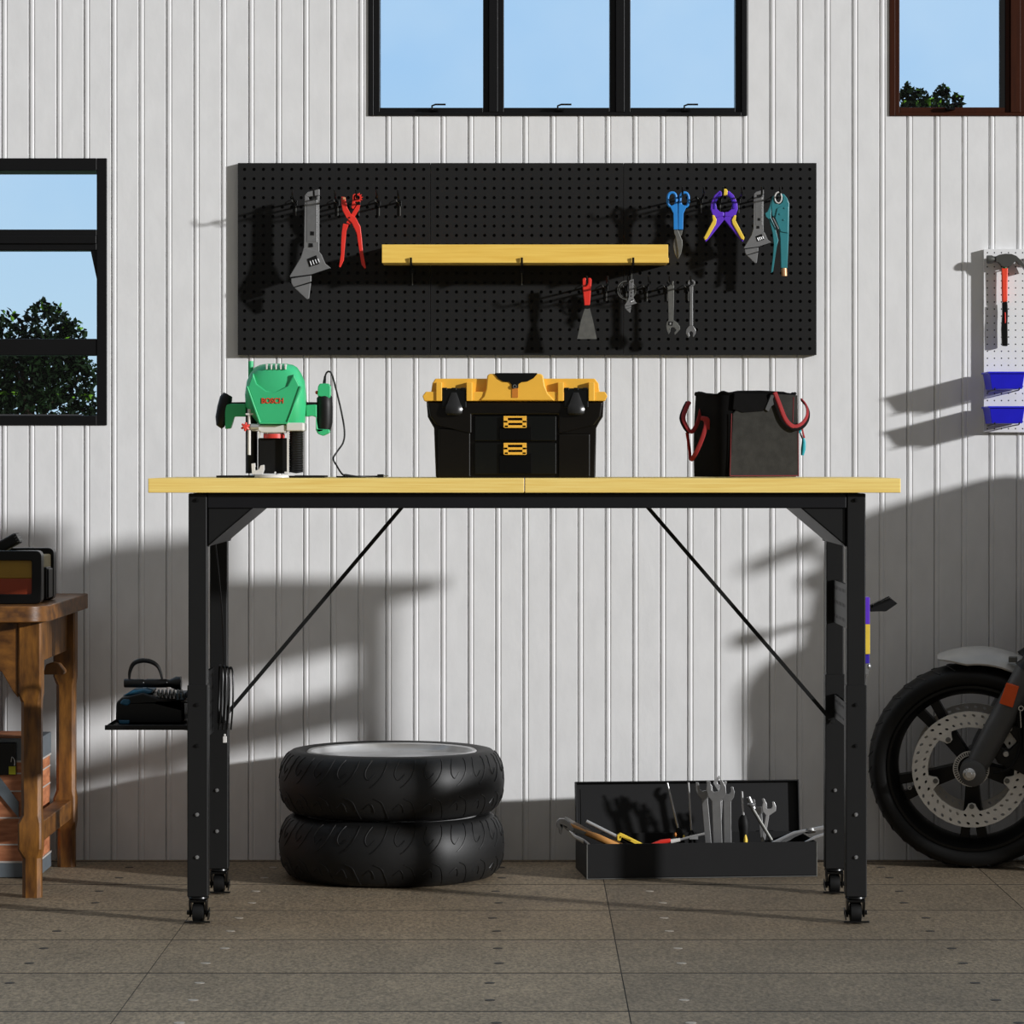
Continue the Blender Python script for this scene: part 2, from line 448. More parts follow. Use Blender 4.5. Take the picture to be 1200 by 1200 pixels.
# window 1: triple black casement
wr = thing('window_1', (WX(653.5), .03, WZ(136)), None, None, kind='structure')
b = B(); bars(b, [(431.5, 438, -197, 136), (869, 875.5, -197, 136), (438, 869, 131.5, 136), (438, 869, -197, -190), (573, 583.5, -190, 131.5), (721.5, 732, -190, 131.5)], -.004, .11)
part('window_frame', b, M['win_black'], wr, .0015)
for x0, x1 in ((438, 573), (583.5, 721.5), (732, 869)):
    b = B(); bars(b, [(x0, x0+7, -190, 131.5), (x1-7, x1, -190, 131.5), (x0+7, x1-7, 126, 131.5), (x0+7, x1-7, -190, -183)], .004, .06)
    s_ = part('sash', b, M['win_black'], wr, .0015)
    b = B(); bars(b, [(x0+6.5, x1-6.5, -184, 126.5)], .03, .036); part('glass_pane', b, M['glass'], s_)
    handle(wr, (x0+x1)/2+(2 if x0 < 700 else 2), 128)
# window 2: brown casement
wr = thing('window_2', (WX(1189), .03, WZ(136)), None, None, kind='structure')
b = B(); bars(b, [(1042, 1049, -197, 136), (1331, 1338, -197, 136), (1049, 1331, 132, 136), (1049, 1331, -197, -190), (1184, 1196, -190, 132)], -.004, .11)
part('window_frame', b, M['win_brown'], wr, .0015)
for x0, x1 in ((1049, 1184), (1196, 1331)):
    b = B(); bars(b, [(x0, x0+5.5, -190, 132), (x1-5.5, x1, -190, 132), (x0+5.5, x1-5.5, 125.5, 132), (x0+5.5, x1-5.5, -190, -183)], .004, .06)
    s_ = part('sash', b, M['win_brown'], wr, .0015)
    b = B(); bars(b, [(x0+5, x1-5, -184, 126)], .03, .036); part('glass_pane', b, M['glass'], s_)
    handle(wr, (x0+x1)/2-4, 127)
    b = B(); bars(b, [(x1-12, x1-5.5, -190, 126)], .004, .02); part('reveal_shade', b, M['dark'], wr)  # dark strip standing in for the shadow in the window reveal
# window 3: left black window with cross rails
wr = thing('window_3', (WX(-28), .03, WZ(498)), None, None, kind='structure')
b = B(); bars(b, [(-182, -170, 185.5, 498.5), (113.5, 125.5, 185.5, 498.5), (-170, 113.5, 185.5, 200), (-170, 113.5, 487, 498.5)], -.004, .11)
part('window_frame', b, M['win_black'], wr, .0015)
b = B(); bars(b, [(-170, 113.5, 269, 293.5)], -.004, .05); bars(b, [(-170, 113.5, 276, 286)], -.010, .0)
part('transom', b, M['win_black'], wr, .002)
b = B(); bars(b, [(-170, 113.5, 397, 416.5)], -.002, .05); part('transom', b, M['win_black'], wr, .002)
b = B(); b.prism([(WX(106), WZ(293)), (WX(114), WZ(293)), (WX(114), WZ(330))], .0, .012); part('stay_arm', b, M['gloss_black'], wr)
b = B(); bars(b, [(-170, 96, 485.5, 487.3)], .0, .03); part('sill_strip', b, M['grey_stay'], wr)
for y0, y1 in ((199.5, 269.5), (293, 397.5), (416, 487.5)):
    b = B(); bars(b, [(-170.5, 114, y0, y1)], .03, .036); part('glass_pane', b, M['glass'], wr)

# ------------------------------------------------------------------ trees outside
def tree(Y, blobs, n, label, group, base, sunlit_tops=True):
    bx_, _ = base
    t = thing('leafy_tree', (px(bx_, Y), Y, -0.02), label, 'tree', group)
    b = B(); top = max(pz(q[1], Y) for q in blobs)
    cx = px(bx_, Y)
    b.tube([(cx, Y, -.05), (cx+.05, Y, top*.35), (cx-.03, Y+.05, top*.7), (cx, Y, top*.92)], [.13, .1, .07, .02], 10)
    for q in blobs:
        c = P(q[0], q[1], Y); b.tube([(cx, Y, c.z*.6), ((cx+c.x)/2, Y, c.z*.82), c], [.05, .035, .012], 7)
    part('trunk', b, M['bark'], t)
    b = B(); tot = sum(q[2]*q[3] for q in blobs)
    k = (Y-CAMY)/F
    for q in blobs:
        c = P(q[0], q[1], Y); rx, rz = q[2]*k, q[3]*k
        for _ in range(int(n*q[2]*q[3]/tot)):
            while True:
                d = Vector((random.uniform(-1, 1), random.uniform(-1, 1), random.uniform(-1, 1)))
                if d.length <= 1: break
            d = d*(d.length**-.35 if d.length > .05 else 1)
            p = c+Vector((d.x*rx, d.y*rx*.8, d.z*rz))
            s_ = random.uniform(.035, .075)
            a = Vector((random.gauss(0, 1), random.gauss(0, 1), random.gauss(0, 1))).normalized()
            u = a.cross(Vector((random.gauss(0, 1), random.gauss(0, 1), random.gauss(0, 1)))).normalized(); v = a.cross(u)
            b.mi = 1 if (sunlit_tops and d.z > .55 and random.random() < .22) else 0  # brighter leaf colour near the tops paints in the sunlight there
            b.f([b.v(p-u*s_), b.v(p-v*s_*.55+a*s_*.15), b.v(p+u*s_), b.v(p+v*s_*.55+a*s_*.15)])
    cr = part('crown', b, [M['leaf'], M['leaf_sunlit']], t, smooth=False)
    return t
tree(40, [(55,385,30,34),(8,395,22,32),(85,400,18,26),(40,440,50,42),(95,440,20,28),(40,480,58,30),(98,480,18,22),(-30,450,50,60),(60,420,40,30)], 6500,
     'leafy tree seen through the black framed window on the left', None, (30, 430))
tree(42, [(1063,112,9,16),(1078,118,12,14),(1104,113,10,15),(1122,120,7,11),(1085,135,42,18),(1110,160,40,30),(1075,180,45,40)], 4200,
     'treetop seen low in the brown framed window at upper right', None, (1090, 130))

# ------------------------------------------------------------------ steel workbench
ZT = pz(560.5, -1.10); ZB = pz(577.5, -1.10)
xl, xr = px(173.5, -1.10), px(1055.5, -1.10); xm = px(614.5, -1.10)
wb = thing('workbench', (0, -.83, 0), 'long adjustable workbench with pale wood top and black steel frame on casters', 'workbench')
for x0, x1 in ((xl, xm-.0008), (xm+.0008, xr)):
    b = B(); b.box((x0, -1.10, ZB), (x1, -.55, ZT)); part('tabletop_panel', b, M['pine'], wb, .0015)
LXs = ((-.679, -.6395), (.655, .695))
ZR = ZB-.0015
b = B(); b.box((LXs[0][1], -1.078, ZR-.030), (LXs[1][0], -1.05, ZR)); part('front_rail', b, M['black_rail'], wb, .002)
b = B(); b.box((LXs[0][1], -.62, ZR-.030), (LXs[1][0], -.592, ZR)); part('rear_rail', b, M['black_rail'], wb, .002)
for x0, x1 in LXs:
    b = B(); b.box((x0+.004, -1.041, ZR-.03), (x1-.004, -.619, ZR)); part('side_rail', b, M['black_rail'], wb, .002)
def bolt(parent, x, y, z, zinc):
    b = B(); b.cyl((x, y, z), (x, y-.003, z), .0042, .0036, 12); b.cyl((x, y-.003, z), (x, y-.0045, z), .002, .0018, 6)
    return part('bolt', b, M['bolt_zinc'] if zinc else M['dark'], parent)
def caster(x, y, z, flip):
    b = B()
    b.cyl((x, y, z+.004), (x, y, z-.002), .013, .013, 20)
    b.lathe([(.0001, 0), (.021, 0), (.0215, -.003), (.018, -.007), (.0001, -.007)], (x, y, z-.001), 'Z', 24)
    c = part('caster', b, M['gloss_black'], wb)
    b = B()
    for s in (-1, 1):
        b.prism([(-.018, z-.006), (.018, z-.006), (.014, z-.034), (.005, z-.043), (-.006, z-.043), (-.016, z-.02)], -.0018, .0018,
                Matrix.Translation((x+s*.0165, y, 0)) @ Matrix.Rotation(PI/2, 4, 'Z'))
    b.box((x-.018, y-.018, z-.012), (x+.018, y+.018, z-.007))
    b.cyl((x-.0235, y, .021), (x+.0235, y, .021), .005, .005, 10)
    part('fork', b, M['gloss_black'], c, .001)
    b = B(); b.lathe([(.0001, -.012), (.016, -.012), (.0205, -.010), (.0212, 0), (.0205, .010), (.016, .012), (.0001, .012)], (x, y, .0212), 'X', 28)
    part('caster_wheel', b, M['rubber'], c)
    b = B()
    b.prism([(-.012, .012), (.024, .008), (.026, .013), (.006, .026), (-.012, .03)], -.0012, .0012, Matrix.Translation((x+flip*.0215, y, 0)) @ Matrix.Rotation(-PI/2, 4, 'Z'))
    b.box((x-.026, y-.027, .003), (x+.026, y-.019, .0065))
    part('brake_lever', b, M['gloss_black'], c, .001)
ZL = .055
for si, (x0, x1) in enumerate(LXs):
    for yf, yb in ((-1.08, -1.04), (-.62, -.58)):
        fr = yf < -1
        zs_ = pz(803, -1.08) if fr else pz(790, -.62)
        b = B(); b.box((x0+.001, yf+.001, zs_-.05), (x1-.001, yb-.001, ZR))
        lg = part('leg', b, M['black_metal'], wb, .0025)
        b = B(); b.box((x0-.0012, yf-.0012, ZL), (x1+.0012, yb+.0012, zs_))
        part('leg_sleeve', b, M['black_metal'], lg, .002)
        xc = (x0+x1)/2
        if fr:
            for yy, zc in ((586, 0), (826, 0), (874, 0), (954.5, 1), (1004.5, 1)): bolt(lg, xc-.001, yf-(.0012 if yy > 800 else 0), pz(yy, yf), zc)
        else:
            for yy, zc in ((926, 1), (974, 1)): bolt(lg, xc-.003*(1-si), yf-.0012, pz(yy, yf), zc)
        caster(xc, (yf+yb)/2, ZL, 1 if si == 0 else -1)
# corner gussets and braces
for yf in (-1.079, -.612):
    for si, s in ((0, 1), (1, -1)):
        xi = LXs[0][1] if si == 0 else LXs[1][0]
        b = B(); z1 = ZR-.03
        hx, hz = .092, .078
        pts = [(xi, z1), (xi+s*hx, z1), (xi, z1-hz)]
        yp = yf+.006
        b.prism(pts, yp, yp+.003)
        b.box((min(xi, xi+s*.003), yp, z1-hz), (max(xi, xi+s*.003), yp+.04, z1))
        gs = part('gusset', b, M['black_metal'], wb, .0008)
for si, s_ in ((0, 1), (1, -1)):
    xi = LXs[0][1] if si == 0 else LXs[1][0]; z1 = ZR-.03; hx, hz = .092, .078
    n_ = Vector((-s_*hz, 0, hx)).normalized()*.003
    q = [(xi+s_*hx, z1), (xi, z1-hz), (xi+n_.x, z1-hz+n_.z), (xi+s_*hx+n_.x, z1+n_.z)]
    b = B(); b.prism(q, -1.073, -.598); part('gusset_web', b, M['black_metal'], wb, .0006)
for (ax, ay), (bx2, by) in (((473, 592), (268, 834)), ((757, 592), (975, 845))):
    b = B(); p0 = P(ax, ay, -.624); p1 = P(bx2, by, -.624)
    d = (p1-p0).normalized(); nn = Vector((-d.z, 0, d.x))*.0042
    b.prism([((p0-nn).x, (p0-nn).z), ((p1-nn).x, (p1-nn).z), ((p1+nn).x, (p1+nn).z), ((p0+nn).x, (p0+nn).z)], -.6275, -.6225)
    for p in (p0, p1): b.cyl(p+Vector((0, -.003, 0)), p+Vector((0, -.007, 0)), .005, .004, 8)
    part('diagonal_brace', b, M['black_metal'], wb)
# perforated side panels between the legs (hold the side tray and hooks)
def side_panel(xp, z0, z1):
    b = B(); nu, nv = 16, max(2, int((z1-z0)/.026))
    du, dv = .42/nu, (z1-z0)/nv
    for sgn in (1, -1):
        b.slab_holes(lambda u, v, d, s=sgn: Vector((xp+s*(.003-d), -1.04+u*du, z0+v*dv)), nu, nv, .16, .0026, True, 8)
    part('perforated_side_panel', b, M['black_metal'], wb)
side_panel(-.672, pz(868, -.85), pz(790, -.85))
side_panel(.675, pz(735, -.85), pz(684, -.85))
side_panel(.675, pz(850, -.85), pz(822, -.85))
# tray fixed to the left side
b = B(); ty0, ty1 = -1.0, -.68
tz = pz(846, -.84); tx0, tx1 = px(134, -.84), -.6805
b.box((tx0, ty0, tz-.002), (tx1, ty1, tz))
b.box((tx0, ty0, tz-.004), (tx1, ty0+.004, tz+.006)); b.box((tx0, ty1-.004, tz-.004), (tx1, ty1, tz+.006))
b.prism([(tx0, tz), (tx0+.006, tz+.008), (tx0+.006, tz)], ty0, ty1)
for yy in (-.95, -.73): b.prism([(tx1, tz-.002), (tx1-.03, tz-.002), (tx1-.02, tz-.008), (tx1, tz-.010)], yy-.003, yy+.003)
part('side_tray', b, M['gloss_black'], wb, .001)

# ------------------------------------------------------------------ things on the side tray
# coiled blue and black power tool
YT = -.84
t = thing('power_tool', (px(180, YT), YT, tz), 'dark blue and black power sander on the side tray left of the bench', 'power tool')
k = 8.0
def TP(pts, Y=YT): return mp_(pts, 130, 760, k, Y)
b = B(); b.prism(TP([(75,640),(78,490),(130,440),(330,395),(470,440),(640,455),(712,470),(715,655),(680,686),(90,686)]), YT-.06, YT+.06); part('motor_body', b, M['gloss_black'], t, .008, 3)
b = B(); b.prism(TP([(108,500),(140,452),(215,455),(218,500),(180,520)]), YT-.062, YT+.062); part('dust_port', b, M['tool_blue'], t, .004)
b = B(); b.prism(TP([(130,430),(220,378),(345,370),(410,385),(400,408),(230,420)]), YT-.05, YT+.05); part('top_grip', b, M['tool_blue'], t, .005)
b = B(); b.prism(TP([(105,650),(210,650),(205,686),(115,686)]), YT-.063, YT+.06); part('sole_plate', b, M['tool_blue'], t, .002)
b = B(); b.prism(TP([(625,400),(718,400),(718,465),(635,465)]), YT-.06, YT+.03); part('tool_nose', b, mat('nose_grey', (90,110,122), .5), t, .003)
b = B(); cpts = []
for i in range(60):
    a = i/60*7*2*PI; xx = 430+i*4.2; cpts.append(P(130+xx/k, 760+(430+40*math.cos(a))/k, YT-.055+.012*math.sin(a)))
b.tube(cpts, .0022, 6); part('coiled_cord', b, M['steel_dull'], t)
# flashlight with a carrying loop
FZ = 325
t = thing('flashlight', P(178, 806, YT), 'black flashlight with a loop handle lying on the power sander', 'flashlight')
b = B(); z_ = pz(760+FZ/k, YT)
def fx(a): return px(130+a/k, YT)
pr = [(.0001, 122), (.0085, 124), (.0093, 135), (.0093, 300), (.0085, 310), (.0085, 330), (.0093, 340), (.0093, 520), (.0082, 530), (.0082, 555), (.0145, 610), (.015, 655), (.0135, 660), (.0001, 660)]
b.lathe([(r, fx(a)) for r, a in pr], (0, YT, z_), 'X', 24)
part('barrel', b, M['gloss_black'], t)
b = B(); b.tube(spline([P(130+x/k, 760+y/k, YT) for x, y in ((172,290),(178,215),(215,140),(300,112),(390,130),(450,185),(482,290))], 6),
                [.0022+.0028*math.sin(PI*min(1, max(0, i/36))) for i in range(37)], 8)
part('loop_handle', b, M['gloss_black'], t)
for q_ in (305, 525):
    b = B(); b.ell(P(130+q_/k, 760+319/k, YT-.0092), .0012, .0006, .0012, 8); part('rivet', b, M['steel_bright'], t)
# coiled black cable with a white plug, hanging inside the left legs
t = thing('extension_cable', P(266, 868, -.66), 'coiled black cable with white plug hanging by the left rear bench leg', 'cable')
Yc = -.66; b = B()
for q in range(4):
    x0 = 1025+q*32
    b.tube(spline([P(130+x/8, 760+y/8, Yc+dy) for x, y, dy in ((x0-20,700,.0),(x0-10,420,.012),(x0-8,190+q*6,.004),(x0+8,165+q*5,-.004),(x0+24,260,-.012),(x0+10+q*4,520,-.016),(x0-14+q*6,760,-.006))], 6), .0021, 7)
b.tube(spline([P(252, 632, -.66), P(257, 680, -.665), P(261, 730, -.665), P(262.5, 782, -.66)], 6), .0016, 6)
part('cable', b, M['gloss_black'], t)
b = B(); p = P(264, 866, Yc); b.box((p.x-.005, Yc-.004, p.z-.008), (p.x+.003, Yc+.004, p.z+.006)); b.box((p.x-.003, Yc-.002, p.z+.006), (p.x+.001, Yc+.002, p.z+.011)); part('plug', b, M['white_plastic'], t, .001)

# things on the right side: ribbed holder, hanging clamp
Yh = -.8
t = thing('tool_holder', P(1019, 718, Yh), 'small black ribbed tool holder sticking out from the right bench legs', 'tool holder')
b = B(); xs0 = .6962; zc = pz(711, Yh)
b.box((xs0, Yh-.03, zc-.009), (xs0+.008, Yh+.03, zc+.009)); part('back_plate', b, M['dark'], t, .001)
for i in range(7):
    b = B(); o_ = i*.0024
    b.prism([(px(1022, Yh), pz(707+i*1.5, Yh)), (px(1040+i*2, Yh), pz(698+i*1.5, Yh)), (px(1041+i*2, Yh), pz(699+i*1.5, Yh)), (px(1022, Yh), pz(708.6+i*1.5, Yh))] if i < 6 else
            [(px(1019, Yh), pz(716.5, Yh)), (px(1038, Yh), pz(717, Yh)), (px(1052, Yh), pz(707, Yh)), (px(1040, Yh), pz(715.5, Yh))], Yh-.028+i*.007, Yh-.022+i*.007)
    part('rib', b, M['gloss_black'], t)
b = B(); b.prism([(px(1020, Yh), pz(709, Yh)), (px(1040, Yh), pz(699.5, Yh)), (px(1051, Yh), pz(707, Yh)), (px(1038, Yh), pz(716, Yh)), (px(1020, Yh), pz(716.5, Yh))], Yh-.012, Yh+.012)
part('holder_body', b, M['dark'], t)
Yk = -.9
t = thing('hand_clamp', P(1015, 790, Yk), 'purple and yellow tool hanging edge-on outside the right bench leg', 'clamp')
xk0, xk1 = .6962, px(1017.5, Yk)+.001
b = B(); b.box((xk0, Yk-.02, pz(731, Yk)), (xk1, Yk+.02, pz(699.5, Yk))); part('upper_grip', b, M['purple'], t, .001)
b = B(); b.box((xk0, Yk-.02, pz(766, Yk)), (xk1+.0005, Yk+.02, pz(731, Yk))); part('pad', b, M['yellow'], t, .001)
b = B(); b.box((xk0, Yk-.016, pz(777, Yk)), (xk1, Yk+.016, pz(766, Yk))); part('shank', b, M['purple_dark'], t, .001)
b = B(); b.ell((xk1, Yk, pz(781, Yk)), .005, .006, .0075, 12); b.box((xk0, Yk-.004, pz(790, Yk)), (xk1, Yk+.004, pz(776, Yk))); b.tube([P(1016, 783, Yk), P(1014.5, 802, Yk)], .0012, 6); part('pivot_bolt', b, M['chrome'], t)

# ------------------------------------------------------------------ plunge router
RY = -.85
RK = 7.5
def RX(a): return px(245+a/RK, RY)
def RZ(c): return pz(420+c/RK, RY)
def rpts(pts): return [(RX(a), RZ(c)) for a, c in pts]
t = thing('plunge_router', (RX(560), RY, ZT), 'green plunge router with black side grips standing on the bench top', 'router')
secs = []
for zc, a0, a1, dp in ((48,505,690,.018),(58,450,740,.032),(80,405,775,.043),(130,368,808,.05),(200,335,840,.055),(320,318,855,.058),(420,325,858,.056),(500,375,852,.05),(560,420,845,.044),(585,445,838,.04)):
    x0, x1, z = RX(a0), RX(a1), RZ(zc); xc, hw = (x0+x1)/2, (x1-x0)/2
    sec = []
    for i in range(28):
        a = 2*PI*i/28; ca, sa = math.cos(a), math.sin(a); e = .62
        sec.append(Vector((xc+hw*math.copysign(abs(ca)**e, ca), RY+dp*math.copysign(abs(sa)**e, sa), z)))
    secs.append(sec)
b = B(); b.loft(secs); body = part('motor_housing', b, M['router_green'], t, ang=50)
# front shield with V edges
b = B(); b.prism(rpts([(345,255),(460,580),(705,580),(832,255),(812,245),(700,560),(475,560),(362,245)]), RY-.062, RY-.03); part('shield_ridge', b, M['router_green'], t, .002)
b = B(); b.prism(rpts([(360,255),(470,570),(702,570),(815,255),(760,140),(700,250),(600,300),(520,290),(440,230),(405,130)]), RY-.0595, RY-.03); part('front_shield', b, M['router_green'], t, .003)
b = B()
for i in range(5): b.prism(rpts([(512+i*41,55),(530+i*41,55),(528+i*41,104),(516+i*41,104)]), RY-.052, RY-.01)
part('vent_slots', b, M['white_plastic'], t, .001)
b = B(); b.cyl((RX(368), RY, RZ(210)), (RX(366), RY, RZ(24)), .0055, .0055, 14); part('rear_post', b, M['router_green'], t)
fc = bpy.data.curves.new('lettering', 'FONT'); fc.body = 'BOSCH'; fc.size = 1; fc.extrude = .03; fc.align_x = 'CENTER'; fc.offset = .02
fo = bpy.data.objects.new('lettering', fc); COL.objects.link(fo); bpy.context.view_layer.update()
dg = bpy.context.evaluated_depsgraph_get(); tm = bpy.data.meshes.new_from_object(fo.evaluated_get(dg))
bpy.data.objects.remove(fo)
wv = [v.co.x for v in tm.vertices]; sw = (RX(672)-RX(482))/(max(wv)-min(wv)); hv = [v.co.y for v in tm.vertices]; sh = (RZ(352)-RZ(400))/(max(hv)-min(hv))
zb_ = RZ(400); xc_ = RX(577)
for v in tm.vertices:
    x, y, z = v.co; v.co = Vector((xc_+x*sw, RY-.0606-z*.02, zb_+(y-min(hv))*sh))-ORG[t]
tm.materials.append(M['router_text'])
lo = bpy.data.objects.new('brand_lettering', tm); COL.objects.link(lo); lo.parent = t; ORG[lo] = ORG[t]
# collar
b = B(); b.prism(rpts([(455,586),(385,590),(385,640),(455,640),(470,655),(690,655),(690,586)]), RY-.046, RY+.04); part('collar', b, M['white_plastic'], t, .003)
b = B(); b.prism(rpts([(690,566),(845,566),(845,640),(690,640)]), RY-.05, RY+.04); part('column_clamp', b, M['white_plastic'], t, .003)
b = B(); b.cyl((RX(375), RY-.005, RZ(1010)), (RX(375), RY-.005, RZ(430)), .0125, .0125, 24); part('guide_column', b, M['rubber'], t)
pr = []
n_ = 18
for i in range(n_):
    za = RZ(640)+(RZ(1010)-RZ(640))*i/n_; zb2 = RZ(640)+(RZ(1010)-RZ(640))*(i+.5)/n_
    pr += [(.0135, za), (.0148, zb2)]
b = B(); b.lathe([(.0001, RZ(640))]+pr+[(.0001, RZ(1010))], (RX(772), RY-.02, 0), 'Z', 24, wrap=False); part('bellows_column', b, M['rubber'], t)
b = B(); b.prism(rpts([(440,700),(700,700),(700,1012),(440,1012)]), RY-.03, RY+.03); part('chip_guard', b, M['dark'], t, .003)
b = B(); b.lathe([(.0001, 0), (.0225, 0), (.0225, .009), (.0001, .009)], (RX(578), RY-.02, RZ(702)), 'Z', 24); part('collet_ring', b, mat('collet_red', (220,70,62), .4), t)
b = B(); b.lathe([(.0001, 0), (.0222, 0), (.0222, .003), (.0001, .003)], (RX(578), RY-.02, RZ(664)), 'Z', 24); part('collet_nut', b, M['chrome'], t)
b = B(); b.cyl((RX(370), RY-.05, RZ(848)), (RX(370), RY-.05, RZ(448)), .0033, .0033, 12); b.box((RX(340), RY-.054, RZ(500)), (RX(405), RY-.046, RZ(485))); part('depth_rod', b, M['white_plastic'], t)
b = B()
for i in range(6):
    a = i*PI/3+.4; b.cyl((RX(340), RY-.06, RZ(603)), (RX(340)+.009*math.cos(a), RY-.058, RZ(603)+.009*math.sin(a)), .0032, .0022, 8)
b.cyl((RX(340), RY-.064, RZ(603)), (RX(340), RY-.05, RZ(603)), .0045, .0045, 12); part('star_knob', b, mat('knob_red', (222,72,62), .4), t)
b = B(); b.cyl((RX(385), RY-.053, RZ(603)), (RX(455), RY-.053, RZ(603)), .0065, .0065, 16); b.cyl((RX(345), RY-.052, RZ(603)), (RX(400), RY-.052, RZ(603)), .003, .003, 12); part('clamp_screw', b, M['steel_bright'], t)
b = B(); b.prism(rpts([(445,655),(462,640),(466,700),(448,700)]), RY-.044, RY-.03); b.prism(rpts([(698,645),(714,645),(714,1010),(698,1010)]), RY-.045, RY-.038); part('guard_bracket', b, M['white_plastic'], t)
b = B(); b.prism(rpts([(390,925),(418,920),(424,985),(455,975),(470,940),(498,935),(500,975),(485,1018),(395,1018)]), RY-.055, RY-.03); b.prism(rpts([(676,995),(712,995),(712,1018),(676,1018)]), RY-.05, RY-.03); b.cyl((RX(594), RY-.04, RZ(1003)), (RX(594), RY-.048, RZ(1003)), .0025, .002, 8); part('turret_stop', b, M['white_plastic'], t, .002)
b = B(); zt_ = RZ(1006); b.prism([(x, z) for x, z in rrect(RX(85), RX(1030), RY-.062, RY+.06, .012)], 0, .0042, Matrix.Translation((0, 0, ZT+.0044)) @ Matrix.Rotation(PI/2, 4, 'X') @ Matrix.Scale(1, 4)) if False else b.box((RX(85), RY-.06, ZT+.0002), (RX(1030), RY+.06, ZT+.0046)); part('base_plate', b, M['dark'], t, .001)
b = B(); b.lathe([(.0001, .006), (.045, .006), (.047, .0015), (.047, .0), (.0001, .0)], (RX(570), RY-.03, ZT+.0004), 'Z', 32); part('base_flange', b, M['white_plastic'], t)
# left grip and arm
b = B(); b.prism(rpts([(330,400),(330,512),(225,512),(212,560),(195,615),(145,622),(142,410),(200,398)]), RY-.012, RY+.012); part('handle_arm', b, M['router_green'], t, .004, 3)
b = B(); b.tube([P(245+x/RK, 420+y/RK, RY) for x, y in ((168,318),(150,350),(128,430),(108,520),(104,580),(122,610))], [.010, .0135, .0135, .0125, .010, .004], 16); part('handle_grip', b, M['rubber'], t)
b = B(); b.prism(rpts([(190,386),(330,384),(330,403),(190,405)]), RY-.01, RY+.01); part('grip_bridge', b, M['rubber'], t, .002)
# right grip
b = B(); b.prism(rpts([(855,410),(950,405),(950,520),(905,505),(855,515)]), RY-.012, RY+.012); b.prism(rpts([(942,500),(960,620),(1065,625),(1060,655),(1005,682),(960,665),(942,630)]), RY-.016, RY+.016); part('handle_arm', b, M['router_green'], t, .004, 3)
b = B(); b.tube([P(245+x/RK, 420+y/RK, RY) for x, y in ((1012,325),(1015,345),(1018,430),(1018,560),(1012,632))], [.013, .0165, .0168, .0165, .0135], 18); b.prism(rpts([(848,330),(858,385),(960,385),(960,410),(850,410)]), RY-.01, RY+.01); part('handle_grip', b, M['rubber'], t)
b = B(); b.prism(rpts([(975,222),(1055,222),(1072,250),(1070,345),(1055,352),(955,330),(960,250)]), RY-.014, RY+.014); part('switch_housing', b, M['router_green'], t, .004, 3)
b = B(); b.ell((RX(948), RY-.004, RZ(300)), .0035, .004, .004, 10); part('trigger', b, M['red'], t)
b = B(); b.tube([P(245+x/RK, 420+y/RK, RY) for x, y in ((1012,222),(1016,190),(1020,155))], [.0034, .003, .0022], 10); part('strain_relief', b, M['dark'], t)
b = B(); cp = [P(245+x/RK, 420+y/RK, RY+dy) for x, y, dy in ((1020,158,0),(1032,128,0),(1055,115,0),(1082,150,0),(1118,280,.01),(1165,480,.02),(1190,640,.02),(1178,740,.015),(1125,820,.01),(1092,880,0),(1120,940,-.01))]
cp += [Vector((RX(1180), RY-.01, ZT+.006)), Vector((RX(1260), RY-.02, ZT+.0025)), Vector((RX(1330), RY, ZT+.0025)), Vector((RX(1280), RY+.03, ZT+.0025)), Vector((RX(1190), RY+.01, ZT+.006)), Vector((RX(1230), RY-.03, ZT+.0025)), Vector((RX(1350), RY-.03, ZT+.0025)), Vector((RX(1480), RY, ZT+.0025))]
b.tube(spline(cp, 8), .0019, 8); part('power_cord', b, M['rubber'], t)
b = B(); b.box((RX(1120), RY-.012, ZT+.0002), (RX(1375), RY+.012, ZT+.0035)); part('cord_tie', b, M['dark'], t, .001)
b = B(); b.box((RX(1480), RY-.01, ZT+.0002), (RX(1535), RY+.01, ZT+.007)); part('plug', b, M['dark'], t, .001)
b = B()
for dy in (-.005, .005): b.cyl((RX(1535), RY+dy, ZT+.004), (RX(1572), RY+dy, ZT+.004), .0016, .0014, 8)
part('plug_pin', b, M['steel_bright'], t)

# ------------------------------------------------------------------ yellow and black tool box
TY = -.93
def tx(x): return px(x, TY)
def tzz(y): return pz(y, TY)
def tp(pts): return [(tx(a), tzz(c)) for a, c in pts]
TB = TY+.21
t = thing('tool_box', (tx(604), TY+.1, ZT), 'black plastic tool box with a yellow lid and two drawers on the bench', 'tool box')
zbt = ZT
prof = [(698,None),(699,501.5),(703,494),(706.7,488.5),(708,470),(499.5,470),(501,488.5),(504,494),(508.3,501.5),(510.5,None)]
b = B(); b.prism([(tx(a), tzz(c) if c else zbt) for a, c in prof], TY+.012, TB); part('case_body', b, M['case_black'], t, .003)
for x0, x1 in ((513.5, 551.5), (654, 692)):
    b = B(); b.prism([(tx(x0), zbt), (tx(x1), zbt), (tx(x1), tzz(502 if x0 < 600 else 508)), (tx(x0), tzz(508 if x0 > 600 else 502))], TY+.006, TY+.02); part('corner_column', b, M['case_black'], t, .004, 3)
b = B(); b.prism(tp([(501,471),(706.5,471),(704,488),(697,498),(654,508),(654,486),(553,486),(553,508),(511,498),(504,488)]), TY+.002, TY+.02); part('upper_bumper', b, M['case_black'], t, .004, 3, smooth=False)
